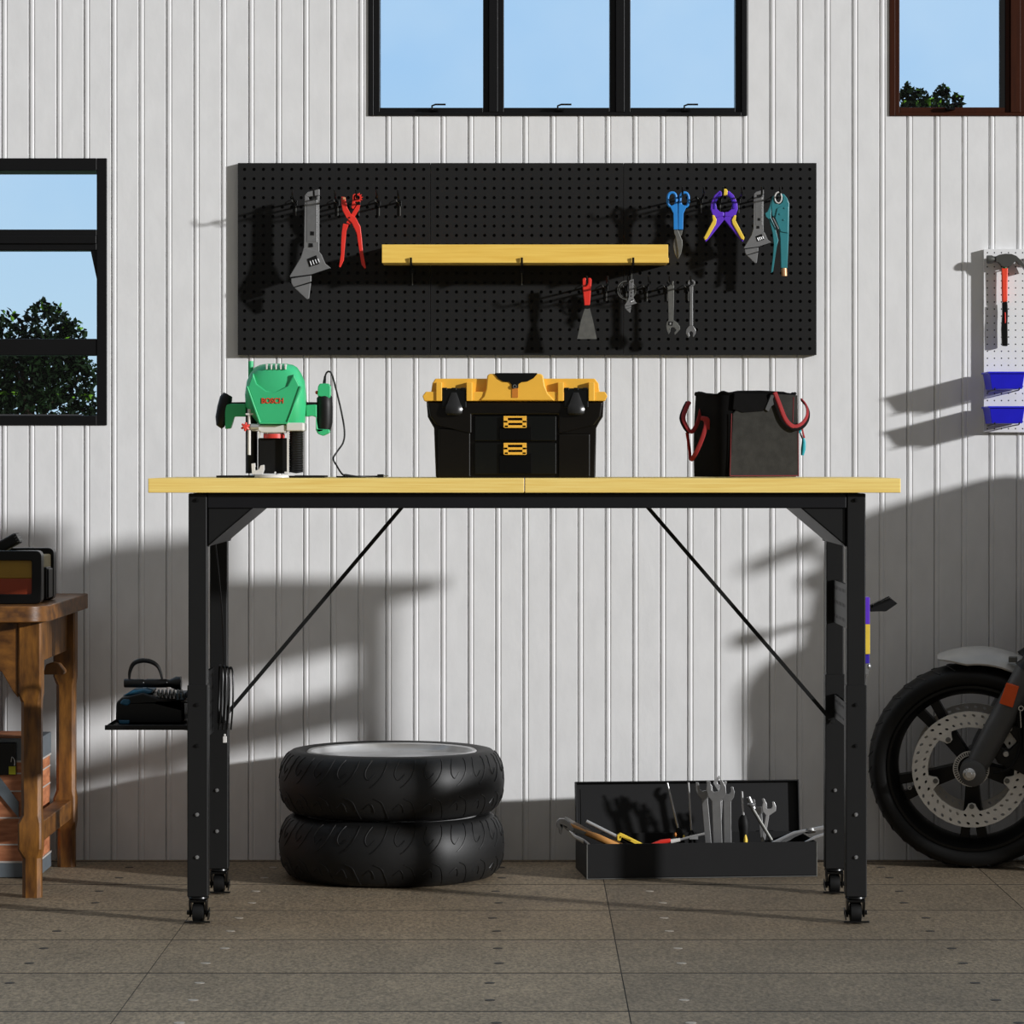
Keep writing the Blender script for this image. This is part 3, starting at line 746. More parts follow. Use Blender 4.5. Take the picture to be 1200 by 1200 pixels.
for y0, y1 in ((487.5, 516.8), (519, 556)):
    b = B(); b.box((tx(556), TY+.004, tzz(y1)), (tx(652), TY+.016, tzz(y0))); d_ = part('drawer', b, M['case_black2'], t, .002)
    b = B(); b.box((tx(585), TY+.0005, tzz(y1-1)), (tx(623), TY+.006, tzz(y0+13))); part('drawer_inset', b, mat('inset_black', (2,2,2), .7, spec=.1), d_, .001)
    b = B()
    for x0, x1, ya, yb in ((590, 617, 0, 2.2), (590, 595, 2.2, 8), (612, 617, 2.2, 8), (590, 617, 5.2, 8.2), (590, 595.5, 8, 13.5), (612, 617, 8, 13.5), (591, 616.5, 10.8, 14)):
        b.box((tx(x0), TY-.004, tzz(y0+yb)), (tx(x1), TY+.004, tzz(y0+ya)))
    part('drawer_handle', b, M['tool_yellow'], d_, .0006)
# lid
b = B()
b.prism(tp([(495,464),(499,459),(709,459),(712,464),(709,470),(497,470)]), TY-.002, TB+.004)
b.prism(tp([(505,460),(506.5,449),(510,443.5),(697,443.5),(701.5,449),(703,460)]), TY+.008, TB-.002)
part('lid', b, M['tool_yellow'], t, .002)
b = B(); b.prism(tp([(562,469.5),(567,464),(569.5,456),(571,440),(574,438),(633,438),(636.5,440),(638.5,452),(642,461),(647,466),(650,469.5)]), TY-.006, TB-.03); part('lid_hump', b, M['tool_yellow'], t, .003)
for x0, x1 in ((511, 518), (546.5, 553.5), (653.5, 660.5), (689.5, 696.5)):
    b = B(); b.prism(tp([(x0,470),(x1,470),(x1,448),(x0,448)]), TY-.006, TY+.02); part('latch_cheek', b, M['tool_yellow'], t, .0015)
b = B(); b.prism(tp([(579.5,438.5),(629.5,438.5),(625,443.5),(618,447.2),(611,448),(607.5,450.5),(607.5,455),(599.5,455),(599.5,450.5),(597,448),(590,447.5),(584,444)]), TY-.0085, TY+.03); b.box((tx(580), TY-.0085, tzz(439)), (tx(629.5), TB-.035, tzz(437.2))); part('carry_handle', b, M['case_black2'], t, .001)
b = B(); b.box((tx(600), TY-.0075, tzz(466)), (tx(607), TY+.005, tzz(455))); part('lock_recess', b, M['tool_orange'], t)
b = B(); b.lathe([(.0022, -.002), (.0042, -.002), (.0042, .002), (.0022, .002)], (tx(603.3), TY-.010, tzz(453)), 'Y', 16); part('padlock_eye', b, M['steel_dull'], t)
for xc in (532, 675):
    b = B(); b.box((tx(xc-14), TY-.003, tzz(478)), (tx(xc+14.5), TY+.01, tzz(455)))
    for dx in (-11, 0, 11): b.box((tx(xc+dx-3), TY-.0045, tzz(457.5)), (tx(xc+dx+3), TY+.004, tzz(454.3)))
    l_ = part('latch', b, M['case_black2'], t, .0015)
    b = B(); b.loft([[Vector((tx(xc+dx*wd), TY-.004-dp*(1-abs(dx)**2*.6), tzz(y))) for dx in (-1,-.6,-.2,.2,.6,1)]+[Vector((tx(xc+wd), TY, tzz(y))), Vector((tx(xc-wd), TY, tzz(y)))] for y, wd, dp in ((460,3,.001),(467,5.5,.004),(474,8,.008),(475,9,.0085),(480,10,.012),(484.5,9.5,.011),(486.5,7,.006))])
    part('latch_tongue', b, mat('latch_gloss', (34,34,34), .22), l_)

# ------------------------------------------------------------------ tote bag
BYc = -.80
bag = thing('tool_bag', (px(873, BYc), BYc, ZT), 'black fabric tool bag with red trimmed straps on the bench', 'bag', local=True)
bag.rotation_euler = (0, 0, math.radians(24))
bw, bd, bh = .094, .072, pz(460, -.85)-ZT
def sheet(n=9):
    secs = []
    for zi in range(n):
        v = zi/(n-1); z = bh*v
        sw = 1-.03*v+.02*math.sin(v*3.1); sec = []
        for i in range(40):
            a = 2*PI*i/40; ca, sa = math.cos(a), math.sin(a); e = .28
            x = bw*sw*math.copysign(abs(ca)**e, ca); y = bd*sw*math.copysign(abs(sa)**e, sa)
            wv_ = .002*math.sin(a*5+v*4)*(v**2)
            sec.append(Vector((x*(1+wv_*3), y*(1+wv_*3), z+(.0025*math.sin(a*7)+.0015*math.sin(a*3+1) if v > .9 else 0)+(.0015 if v == 0 else 0))))
        secs.append(sec)
    return secs
sc_ = sheet(); top = sc_[-1]
inner = [Vector((p.x*.95, p.y*.94, p.z)) for p in top]; inner2 = [Vector((p.x*.93, p.y*.92, bh*.6)) for p in top]
b = B(); b.loft(sc_+[inner, inner2]); part('bag_body', b, M['bag_black'], bag, ang=60)
def plate(pts, y, th, curve=0): pass
b = B(); b.prism([(-bw*.80, .004), (bw*.93, .004), (bw*.91, bh*.97), (bw*.25, bh*.985), (bw*.1, bh*.86), (-bw*.15, bh*.80), (-bw*.62, bh*.80), (-bw*.72, bh*.75)], -bd-.0035, -bd+.004); part('front_pocket', b, M['bag_cloth'], bag, .0015)
b = B(); b.prism([(-bw*.7, bh*.99), (bw*.1, bh*.985), (bw*.14, bh*.88), (bw*.02, bh*.78), (-bw*.5, bh*.76), (-bw*.74, bh*.8)], -bd-.006, -bd-.001); part('front_flap', b, M['bag_black'], bag, .0015)
b = B(); b.prism([(bw*.2, bh*.97), (bw*.05, bh*.80), (bw*.14, bh*.77), (bw*.22, bh*.84), (bw*.28, bh*.86), (bw*.32, bh*.97)], -bd-.009, -bd-.004); part('buckle_tab', b, mat('tab_dark', (40,40,40), .7), bag, .001)
b = B()
for p0, p1 in (((-bw*.80, 0, .004), (-bw*.76, 0, bh*.75)), ((bw*.92, 0, .004), (bw*.91, 0, bh*.6)), ((-bw*.8, 0, .004), (bw*.93, 0, .004)), ((bw*.78, 0, bh*.65), (bw*.8, 0, bh*.95))):
    b.tube([Vector((p0[0], -bd-.0037, p0[2])), Vector((p1[0], -bd-.0037, p1[2]))], .0011, 6)
part('piping', b, mat('piping_red', (110,30,34), .8), bag)
b = B(); b.tube([Vector((p.x*1.005, p.y*1.005, p.z-.002)) for p in top], .0028, 8, closed=True); part('rim_binding', b, M['bag_black'], bag)
# straps: world positions converted to bag space
MI = (Matrix.Translation(bag.location) @ bag.rotation_euler.to_matrix().to_4x4()).inverted()
def bl(x, y, Y): return MI @ P(780+x/6, 440+y/6, Y)
def strap(name, pts, m, r=.005, fl=.3, edge=True):
    b = B(); sp_ = spline(pts, 7); b.tube(sp_, r, 8, flat=fl); return part(name, b, m, bag)
# right handle: red webbing with a dark edge
hp = [(768,118,-.862),(800,200,-.862),(845,310,-.857),(900,360,-.851),(955,345,-.842),(990,300,-.815),(998,250,-.79),(985,205,-.77),(955,168,-.76)]
strap('shoulder_strap', [bl(x, y, Y) for x, y, Y in hp], M['strap_red'], .005, .45)
strap('strap_edge', [bl(x-17 if x < 900 else x+4, y+9, Y+.001) for x, y, Y in hp], M['strap_dark'], .0062, .4)
hp = [(270,125,-.80),(262,190,-.80),(225,330,-.83),(185,395,-.85),(155,370,-.85),(125,300,-.84),(145,230,-.82),(168,185,-.81)]
strap('side_strap', [bl(x, y, Y) for x, y, Y in hp], M['strap_red'], .0046, .45)
strap('strap_edge', [bl(x-12, y+2, Y+.004) for x, y, Y in hp[3:]], M['strap_dark'], .005, .4)
hp = [(255,300,-.86),(285,330,-.87),(265,420,-.875),(220,530,-.87),(178,595,-.85),(170,540,-.84),(158,450,-.84),(150,400,-.845)]
strap('side_strap', [bl(x, y, Y) for x, y, Y in hp], M['strap_red'], .0046, .45)
strap('side_strap', [bl(x, y, Y) for x, y, Y in ((250,300,-.862),(275,303,-.868),(295,315,-.87),(293,380,-.87))], M['strap_red'], .0046, .45)
strap('zip_pull', [bl(x, y, Y) for x, y, Y in ((955,350,-.82),(965,400,-.82),(975,440,-.82))], M['strap_red'], .0022, .5)
b = B()
for x, y in ((790,121),(815,119),(830,123)): b.ell(bl(x, y, -.79), .0024, .002, .0018, 8)
part('brass_ring', b, mat('brass', (200,165,80), .35, .6), bag)
# teal handled tool in the bag's side pocket
t = thing('hand_tool', P(943, 534, -.80), 'teal handled tool tucked in the right side of the black bag', 'hand tool')
b = B(); b.tube([P(780+x/6, 440+y/6, -.795) for x, y in ((968,440),(972,470),(968,520),(962,562))], [.0028, .0045, .005, .003], 10); part('grip', b, M['cyan'], t)
b = B(); b.tube([P(780+x/6, 440+y/6, -.80) for x, y in ((950,360),(945,380),(938,405))], [.003, .004, .0025], 10); part('grip_cap', b, M['cyan'], t)
b = B(); b.tube([P(780+x/6, 440+y/6, -.795) for x, y in ((940,380),(952,420),(965,450))], .0016, 6); part('lanyard', b, M['strap_dark'], t)
#PART2
# ------------------------------------------------------------------ black pegboard panels
PBY = -.0165
pz0, pz1 = pz(416, PBY), pz(191, PBY)
pw = px(506.6, PBY)-px(280.5, PBY)
NU = 20
hole = (px(296.85, PBY)-px(285.8, PBY))
proto = None
for i, (xa, lab) in enumerate(((278.5, 'left black pegboard panel, with the big adjustable wrench and red pliers'),
                               (504.7, 'middle black pegboard panel, behind the centre of the wooden shelf'),
                               (730.9, 'right black pegboard panel, with the blue snips and teal locking pliers'))):
    x0 = px(xa, PBY)
    if proto is None:
        proto = thing('pegboard', (x0, PBY, pz0), lab, 'pegboard', 'black pegboard panels on the wall')
        b = B(); mu = (pw-NU*hole)/2; mv = ((pz1-pz0)-NU*hole)/2
        b.slab_holes(lambda u, v, d: Vector((x0+mu+u*hole, PBY+d, pz0+mv+v*hole)), NU, NU, .18, .005, True, 8, 1)
        part('perforated_sheet', b, [M['pegboard'], M['dark']], proto, ang=50)
        b = B(); g_ = .0004
        for a, c in (((x0+g_, pz0), (x0+mu, pz1)), ((x0+pw-mu, pz0), (x0+pw-g_, pz1)), ((x0+mu, pz0), (x0+pw-mu, pz0+mv)), ((x0+mu, pz1-mv), (x0+pw-mu, pz1))):
            b.box((a[0], PBY, a[1]), (c[0], PBY+.0145, c[1]))
        part('folded_rim', b, M['pegboard'], proto)
    else:
        c = copy_tree(proto); c.location = (x0, PBY, pz0); tag(c, lab)

# hooks
def hook_at(xp, yp, L=.125, up=.014):
    """xp,yp: photo position of the hook's base on the board"""
    x, z = px(xp, PBY), pz(yp, PBY)
    return x, z
hx0, hz0 = hook_at(346.7, 237)
hk = thing('pegboard_hook', (hx0, PBY, hz0), 'black hook', 'hook', 'small black hooks on the pegboard')
b = B()
b.tube(spline([(hx0, PBY-.001, hz0), (hx0, PBY-.05, hz0+.001), (hx0, PBY-.105, hz0+.002), (hx0, PBY-.12, hz0+.008), (hx0, PBY-.124, hz0+.02)], 5), .0023, 8)
part('prong', b, M['gloss_black'], hk)
b = B(); b.box((hx0-.004, PBY-.004, hz0-.011), (hx0+.004, PBY-.0005, hz0+.004)); part('hook_base', b, M['gloss_black'], hk, .0008)
b = B(); b.tube([(hx0+.0005, PBY-.003, hz0-.009), (hx0+.0005, PBY-.003, hz0-.032)], .0012, 6); part('lock_pin', b, M['steel_dull'], hk)
b = B(); b.tube(spline([(hx0-.009, PBY-.002, hz0+.006), (hx0-.008, PBY-.010, hz0+.002), (hx0-.003, PBY-.006, hz0-.002)], 3), .0009, 6); part('clip_wire', b, M['steel_dull'], hk)
HOOKS = [(346.7, 237, 'leftmost empty black hook, left of the big adjustable wrench'),
 (371.5, 237, 'black hook the big adjustable wrench hangs on'),
 (395.8, 237, 'black hook between the big adjustable wrench and the red pliers'),
 (420.5, 237, 'black hook holding the right jaw of the red pliers'),
 (444.2, 237, 'first empty black hook to the right of the red pliers'),
 (468.8, 237, 'second empty black hook to the right of the red pliers'),
 (797, 234, 'black hook in the right finger loop of the blue snips'),
 (821.5, 234, 'empty black hook between the blue snips and purple clamp'),
 (843.8, 234, 'black hook the purple and yellow clamp hangs on'),
 (865.5, 234, 'empty black hook between the purple clamp and upper right wrench'),
 (888.5, 234, 'black hook the upper right adjustable wrench hangs on'),
 (909.5, 234, 'black hook through the white ring of the teal pliers'),
 (686.5, 337, 'black hook through the red handle of the putty knife'),
 (710.5, 337, 'empty black hook between the putty knife and ring with small wrench'),
 (734, 337, 'black hook holding the steel ring and the smallest adjustable wrench'),
 (758, 337, 'empty black hook right of the steel ring under the shelf'),
 (782, 337, 'black hook the open-jaw wrench hangs on in the lower row'),
 (806.5, 337, 'black hook the slim combination wrench hangs on, last in lower row')]
hooks = []
for i, (xp, yp, lab) in enumerate(HOOKS):
    o = hk if i == 0 else copy_tree(hk)
    x, z = hook_at(xp, yp); o.location = (x, PBY, z); tag(o, lab); hooks.append(o)

# wooden shelf on the pegboard and its three brackets
SY = -.125
t = thing('wall_shelf', P(616, 308, -.07), 'long pale wooden tray shelf fixed across the pegboard', 'shelf')
sx0, sx1 = px(447.5, SY), px(783, SY); sz0, sz1 = pz(308, SY), pz(286.5, SY)
b = B(); b.box((sx0, SY, sz0), (sx1, SY+.012, sz1)); b.box((sx1, SY, sz0), (sx1+.0016, SY+.012, sz0+.012)); part('front_board', b, M['pine_shelf'], t, .0008)
b = B(); b.box((sx0, SY+.012, sz0), (sx1, PBY-.002, sz0+.010)); part('shelf_bottom', b, M['pine_shelf'], t, .0008)
b = B(); b.box((sx0, PBY-.012, sz0+.010), (sx1, PBY-.002, sz1)); part('back_board', b, M['pine_shelf'], t, .0008)
for xa in (sx0, sx1-.010):
    b = B(); b.box((xa, SY+.012, sz0+.010), (xa+.010, PBY-.012, sz1)); part('end_board', b, M['pine_shelf'], t, .0008)
for xp, lab in ((482, 'left black bracket under the wooden shelf'), (612, 'middle black bracket under the wooden shelf'), (742.5, 'right black bracket under the wooden shelf, above the steel ring')):
    x = px(xp-.5, SY-.004)
    hb = thing('shelf_bracket', (x, PBY, sz0-.012), lab, 'bracket', 'black brackets holding the wooden shelf')
    b = B(); b.tube([(x, PBY-.001, sz0-.006), (x, PBY-.05, sz0-.0035), (x, SY-.004, sz0-.0032), (x, SY-.0052, sz0+.012)], .0028, 8); part('arm', b, M['gloss_black'], hb)
    b = B(); b.box((x-.004, PBY-.004, sz0-.02), (x+.004, PBY-.0005, sz0-.002)); part('bracket_base', b, M['gloss_black'], hb, .0008)
    b = B(); b.tube([(x, PBY-.004, sz0-.018), (x, PBY-.004, sz0-.046)], .0013, 6); part('lock_pin', b, M['steel_dull'], hb)

# ------------------------------------------------------------------ tools hanging on the pegboard
TYH = -.092
def wrench(name, xr, yt, sc, Y, th, lab, hook_px=None, m=None):
    m = m or M['steel_paint']
    def q(pts): return [(px(xr+(a-362)/6.667*sc, Y), pz(yt+(c-143)/6.667*sc, Y)) for a, c in pts]
    t = thing('adjustable_wrench', P(xr-10*sc, yt+129*sc, Y), lab, 'wrench', 'adjustable wrenches with slanted heads')
    b = B()
    # handle as two rails joined so that the hanging hole stays open
    b.prism(q([(247,192),(268,168),(362,143),(361,232),(335,232),(336,205),(318,195),(300,205),(275,200),(262,240),(361,240),(360,470),(322,470),(322,505),(290,505),(290,470),(247,470)]), Y, Y+th) if False else None
    b.prism(q([(247,192),(270,166),(362,143),(362,192),(275,205)]), Y, Y+th)
    b.prism(q([(247,192),(275,205),(283,232),(335,268),(360,262),(360,632),(240,632)]), Y, Y+th)
    b.prism(q([(340,200),(362,192),(360,262),(335,268)]), Y, Y+th)
    part('handle', b, m, t, .0012*sc)
    b = B(); b.prism(q([(240,600),(360,632),(378,655),(408,725),(452,760),(300,812),(132,836),(130,822),(216,678)]), Y-.001*sc, Y+th+.001); part('head', b, m, t, .0015*sc)
    b = B(); b.prism(q([(262,240),(345,226),(345,560),(262,560)]), Y-.0008*sc, Y+.002); part('handle_groove', b, M['steel'], t, .0008*sc)
    b = B(); b.prism(q([(292,474),(320,476),(320,506),(290,504)]), Y-.0016*sc, Y+.002); b.prism(q([(282,566),(310,568),(312,596),(280,598)]), Y-.0016*sc, Y+.002)
    part('hole_shade', b, M['dark'], t)  # dark squares drawn for the shade inside two square holes
    b = B(); b.prism(q([(266,690),(338,660),(362,728),(285,752)]), Y-.002*sc, Y+.002); part('worm_window', b, M['dark'], t)
    b = B()
    for i in range(4): b.cyl(P(xr+((288+i*20)-362)/6.667*sc, yt+((706-i*6)-143)/6.667*sc, Y-.003*sc), P(xr+((300+i*20)-362)/6.667*sc, yt+((740-i*8)-143)/6.667*sc, Y-.003*sc), .0016*sc, None, 8)
    part('worm_screw', b, M['steel_bright'], t)
    b = B(); b.prism(q([(140,842),(298,818),(298,866),(160,908),(143,878)]), Y+.0005, Y+th*.9); part('lower_jaw', b, m, t, .0012*sc)
    b = B(); b.prism(q([(165,914),(296,876),(280,1000),(262,1005)]), Y+.001, Y+th*.85); part('jaw_tip', b, m, t, .0015*sc)
    b = B(); b.tube([P(xr+(128-362)/6.667*sc, yt+(834-143)/6.667*sc, Y-.0015*sc), P(xr+(300-362)/6.667*sc, yt+(812-143)/6.667*sc, Y-.0018*sc), P(xr+(450-362)/6.667*sc, yt+(762-143)/6.667*sc, Y-.0015*sc)], .0009*sc, 6); part('jaw_seam', b, M['dark'], t)
    return t
wrench('w', 374.3, 221.5, 1.0, TYH, .011, 'largest adjustable wrench, hanging at the far left of the pegboard')
wrench('w', 895, 222.5, .665, TYH, .008, 'grey adjustable wrench hanging between the purple clamp and teal pliers')
wrench('w', 742.5, 327, .305, TYH-.004, .005, 'smallest adjustable wrench, hanging inside a steel ring below the shelf')
# steel ring
b = B(); c = P(734.5, 340, TYH)
b.lathe([(.0205, -.002), (.0222, -.002), (.0222, .002), (.0205, .002)], c, 'Y', 32); b.lathe([(.0175, -.0015), (.0190, -.0015), (.0190, .0015), (.0175, .0015)], c+Vector((.001, .006, -.0005)), 'Y', 32)
tag(part('steel_ring', b, M['steel_dull'], None), 'double steel ring hanging with the smallest wrench below the shelf', 'ring')

def cq(ox, oy, k, Y): return lambda pts: [(px(ox+a/k, Y), pz(oy+c/k, Y)) for a, c in pts]
# red punch pliers
q = cq(320, 200, 6.667, TYH)
t = thing('punch_pliers', P(413, 315, TYH), 'red revolving punch pliers hanging beside the big adjustable wrench', 'pliers')
b = B(); b.prism(q([(533,203),(565,206),(567,225),(580,290),(612,345),(645,365),(682,435),(692,520),(702,640),(725,755),(716,768),(692,735),(668,600),(652,490),(612,405),(570,365),(542,310),(532,255)]), TYH, TYH+.008); part('handle_lever', b, M['red'], t, .0015)
b = B(); b.prism(q([(545,412),(590,420),(572,470),(562,580),(552,700),(525,757),(514,752),(528,660),(530,560),(535,480)]), TYH+.001, TYH+.009); part('handle_lever', b, M['red'], t, .0015)
b = B(); b.prism(q([(570,405),(610,340),(655,265),(680,268),(672,300),(630,370),(600,420)]), TYH+.003, TYH+.010); part('lever_link', b, M['red'], t, .001)
b = B(); b.prism(q([(622,190),(640,178),(650,200),(640,250),(650,262),(625,300),(612,290),(620,230)]), TYH-.001, TYH+.006); part('jaw', b, M['red'], t, .001)
b = B(); c = P(320+660/6.667, 200+212/6.667, TYH+.002)
b.lathe([(.0058, -.003), (.0092, -.003), (.0092, .003), (.0058, .003)], c, 'Y', 24)
for i in range(6):
    a = -1.0+i*.55; b.cyl(c+Vector((.0085*math.cos(a), -.001, .0085*math.sin(a))), c+Vector((.0122*math.cos(a), -.001, .0122*math.sin(a))), .0012, .001, 8)
part('punch_wheel', b, M['red'], t)
b = B(); b.box((px(320+545/6.667, TYH), TYH-.002, pz(200+228/6.667, TYH)), (px(320+565/6.667, TYH), TYH+.004, pz(200+208/6.667, TYH))); part('anvil', b, M['copper'], t, .0005)
b = B(); c = P(320+597/6.667, 200+367/6.667, TYH); b.cyl(c+Vector((0, -.0015, 0)), c+Vector((0, .008, 0)), .0018, None, 12); part('pivot', b, M['dark'], t)
# blue snips
q = cq(760, 200, 6, TYH)
t = thing('tin_snips', P(794, 303, TYH), 'blue handled tin snips with grey blades hanging on the pegboard', 'snips')
def loop(cx, cy, rx, ry, wd):
    o = [(cx+rx*math.cos(2*PI*i/28), cy+ry*math.sin(2*PI*i/28)) for i in range(28)]
    return o
for sx, cxl in ((-1, 165), (1, 252)):
    b = B(); pts = []
    for i in range(24):
        a = 2*PI*i/24; pts.append(P(760+(cxl+30*math.copysign(abs(math.cos(a))**.8, math.cos(a)))/6, 200+(205+50*math.copysign(abs(math.sin(a))**.8, math.sin(a)))/6, TYH+.004))
    b.tube(pts, .0036, 8, closed=True)
    if sx < 0: b.prism(q([(150,252),(205,225),(208,415),(176,415),(174,300)]), TYH, TYH+.008)
    else: b.prism(q([(212,225),(268,252),(246,300),(243,415),(211,415)]), TYH, TYH+.008)
    part('handle', b, M['blue'], t, .0015)
b = B(); b.prism(q([(178,415),(208,415),(222,455),(238,490),(240,525),(230,580),(210,622),(206,560),(190,462),(180,440)]), TYH+.0015, TYH+.0045); part('blade', b, M['steel_dull'], t, .0012)
b = B(); b.prism(q([(211,415),(242,415),(236,445),(226,462),(210,560),(206,622),(185,580),(175,525),(178,490),(192,460)]), TYH+.0045, TYH+.0075); part('blade', b, M['steel_dull'], t, .0012)
# purple spring clamp
t = thing('spring_clamp', P(848, 285, TYH), 'purple and yellow spring clamp hanging on the pegboard right of the blue snips', 'clamp')
for s in (-1, 1):
    def mq(pts): return q([(532+s*(a-532), c) for a, c in pts])
    b = B(); b.prism(mq([(545,150),(565,140),(600,172),(625,225),(628,270),(615,310),(590,330),(560,322),(532,318),(532,292),(560,288),(582,270),(590,230),(575,190),(548,178)]), TYH, TYH+.010); part('jaw', b, M['purple'], t, .002)
    b = B(); b.prism(mq([(556,150),(588,185),(605,225),(606,270),(594,270),(592,230),(574,188),(552,165)]), TYH-.0015, TYH+.003); part('jaw_inlay', b, M['purple_dark'], t, .0005)
    b = B(); b.prism(mq([(515,325),(560,318),(590,330),(672,482),(662,502),(640,480)]), TYH+.0005, TYH+.010); part('handle', b, M['purple'], t, .002)
    b = B(); b.prism(mq([(602,312),(617,312),(612,350),(675,470),(668,490),(650,478),(590,375),(585,345)]), TYH-.002, TYH+.009); part('handle_pad', b, M['yellow'], t, .0015)
b = B(); b.prism(q([(522,128),(545,126),(556,140),(556,172),(522,176)]), TYH-.002, TYH+.010); part('jaw_pad', b, M['yellow'], t, .002)
# teal locking pliers
t = thing('locking_pliers', P(913, 324, TYH), 'teal locking pliers with copper end screw at the right of the pegboard', 'pliers')
b = B(); b.prism(q([(870,185),(888,172),(884,205),(895,228),(918,238),(940,222),(944,190),(930,160),(955,166),(975,192),(990,230),(986,460),(976,690),(930,685),(925,480),(918,420),(890,330),(868,318),(862,250)]), TYH, TYH+.010); part('body', b, M['teal'], t, .002)
b = B(); b.prism(q([(868,185),(862,330),(890,390),(914,490),(903,530),(876,710),(860,720),(872,620),(880,520),(872,440),(850,345),(825,322),(820,298),(838,285),(855,240)]), TYH+.001, TYH+.008); part('release_lever', b, M['teal'], t, .0015)
b = B(); b.prism(q([(905,265),(935,250),(985,250),(982,440),(930,430),(918,400),(890,330)]), TYH-.0025, TYH+.004); part('side_plate', b, M['teal'], t, .0015)
b = B(); pts = [P(760+(912+24*math.cos(2*PI*i/20))/6, 200+(190+38*math.sin(2*PI*i/20))/6, TYH-.001) for i in range(20)]; b.tube(pts, .0017, 8, closed=True); part('ring', b, M['white_plastic'], t)
b = B(); c0 = P(760+953/6, 200+685/6, TYH+.005); c1 = P(760+955/6, 200+742/6, TYH+.005); b.cyl(c0, c1, .0066, .0066, 16); part('adjusting_screw', b, M['copper'], t, .001)
for a, c in ((958,262),(926,305),(952,345)):
    b = B(); p = P(760+a/6, 200+c/6, TYH-.0025); b.cyl(p+Vector((0, -.0016, 0)), p, .0022, .0026, 10); part('rivet', b, M['teal'], t)
b = B(); b.tube([P(760+875/6, 200+330/6, TYH-.003), P(760+915/6, 200+410/6, TYH-.003)], .0011, 6); part('spring', b, M['steel_bright'], t)
# putty knife
q = cq(660, 300, 6.667, TYH)
t = thing('putty_knife', P(687, 397, TYH), 'putty knife with red handle and grey blade hanging below the shelf', 'putty knife')
b = B(); b.prism(q([(150,178),(160,170),(179,170),(181,212),(188,224),(195,212),(195,170),(214,172),(223,180),(218,260),(208,385),(165,388),(152,260)]), TYH, TYH+.008); part('handle', b, M['red'], t, .002)
b = B(); b.prism(q([(172,385),(204,385),(206,410),(168,410)]), TYH+.001, TYH+.007); part('ferrule', b, M['dark'], t)
b = B(); b.prism(q([(170,406),(208,406),(232,500),(263,648),(109,648),(140,500)]), TYH+.003, TYH+.0045); part('blade', b, M['steel_dull'], t)
# open jaw adjustable wrench
t = thing('open_jaw_wrench', P(788, 394, TYH), 'small adjustable wrench with open jaws down, second from right in the lower row', 'wrench')
b = B(); b.prism(q([(812,228),(866,228),(866,300),(862,505),(822,505),(818,300)]), TYH, TYH+.006); b.prism(q([(812,228),(822,222),(818,195),(828,195),(834,222),(848,222),(854,195),(864,195),(860,222),(866,228)]), TYH, TYH+.006); part('handle', b, M['steel_dull'], t, .001)
b = B(); b.prism(q([(822,500),(862,500),(895,525),(912,555),(912,575),(872,618),(868,600),(884,578),(868,558),(850,556),(838,566),(836,590),(824,612),(812,585),(804,550),(808,520)]), TYH-.001, TYH+.007); part('jaws', b, M['steel_dull'], t, .001)
b = B(); b.prism(q([(825,512),(858,514),(852,545),(822,540)]), TYH-.002, TYH+.002); part('worm_window', b, M['dark'], t)
b = B(); b.prism(q([(833,520),(846,521),(842,538),(830,536)]), TYH-.003, TYH+.002); part('worm_screw', b, M['steel_bright'], t)
# combination wrench
t = thing('combination_wrench', P(810, 396, TYH), 'slim combination wrench hanging last on the right of the lower row', 'wrench')
b = B(); b.prism(q([(984,232),(1016,232),(1013,300),(1014,545),(986,545),(990,300)]), TYH, TYH+.005); part('shaft', b, M['steel'], t, .001)
b = B(); c = P(660+1002/6.667, 300+212/6.667, TYH+.0025); b.lathe([(.0045, -.003), (.0085, -.003), (.0085, .003), (.0045, .003)], c, 'Y', 20); part('ring_end', b, M['steel'], t, .0005)
b = B(); b.prism(q([(984,545),(1016,545),(1036,575),(1034,605),(1018,634),(1012,628),(1014,598),(1000,585),(984,598),(988,630),(978,638),(958,605),(962,572)]), TYH-.0005, TYH+.0055); part('open_end', b, M['steel'], t, .001)

# ------------------------------------------------------------------ white pegboard with hammer and bins
WY = -.0165
t = thing('white_pegboard', P(1216, 507, WY), 'narrow white pegboard on the wall at the right edge', 'pegboard')
wx0, wz0, wz1 = px(1153, WY), pz(507, WY), pz(292, WY)
hs = 8.25*(7.82+WY)/F; nu, nv = 15, 26
b = B(); ww = nu*hs
b.slab_holes(lambda u, v, d: Vector((wx0+u*hs, WY+d, wz1-v*hs)), nu, nv, .11, .003, True, 8, 1); part('perforated_sheet', b, [M['white_board'], M['dark']], t, ang=50)
b = B(); b.box((wx0+.0005, WY+.0006, wz1-nv*hs), (wx0+.003, WY+.0150, wz1)); b.box((wx0+ww-.003, WY+.0006, wz1-nv*hs), (wx0+ww-.0005, WY+.0150, wz1))
b.box((wx0+.003, WY+.0006, wz1-.003), (wx0+ww-.003, WY+.0150, wz1-.0003)); b.box((wx0+.003, WY+.0006, wz1-nv*hs+.0003), (wx0+ww-.003, WY+.0150, wz1-nv*hs+.003)); part('folded_rim', b, M['white_board'], t)
HY = -.034
hq = cq(1110, 280, 8.57, HY)
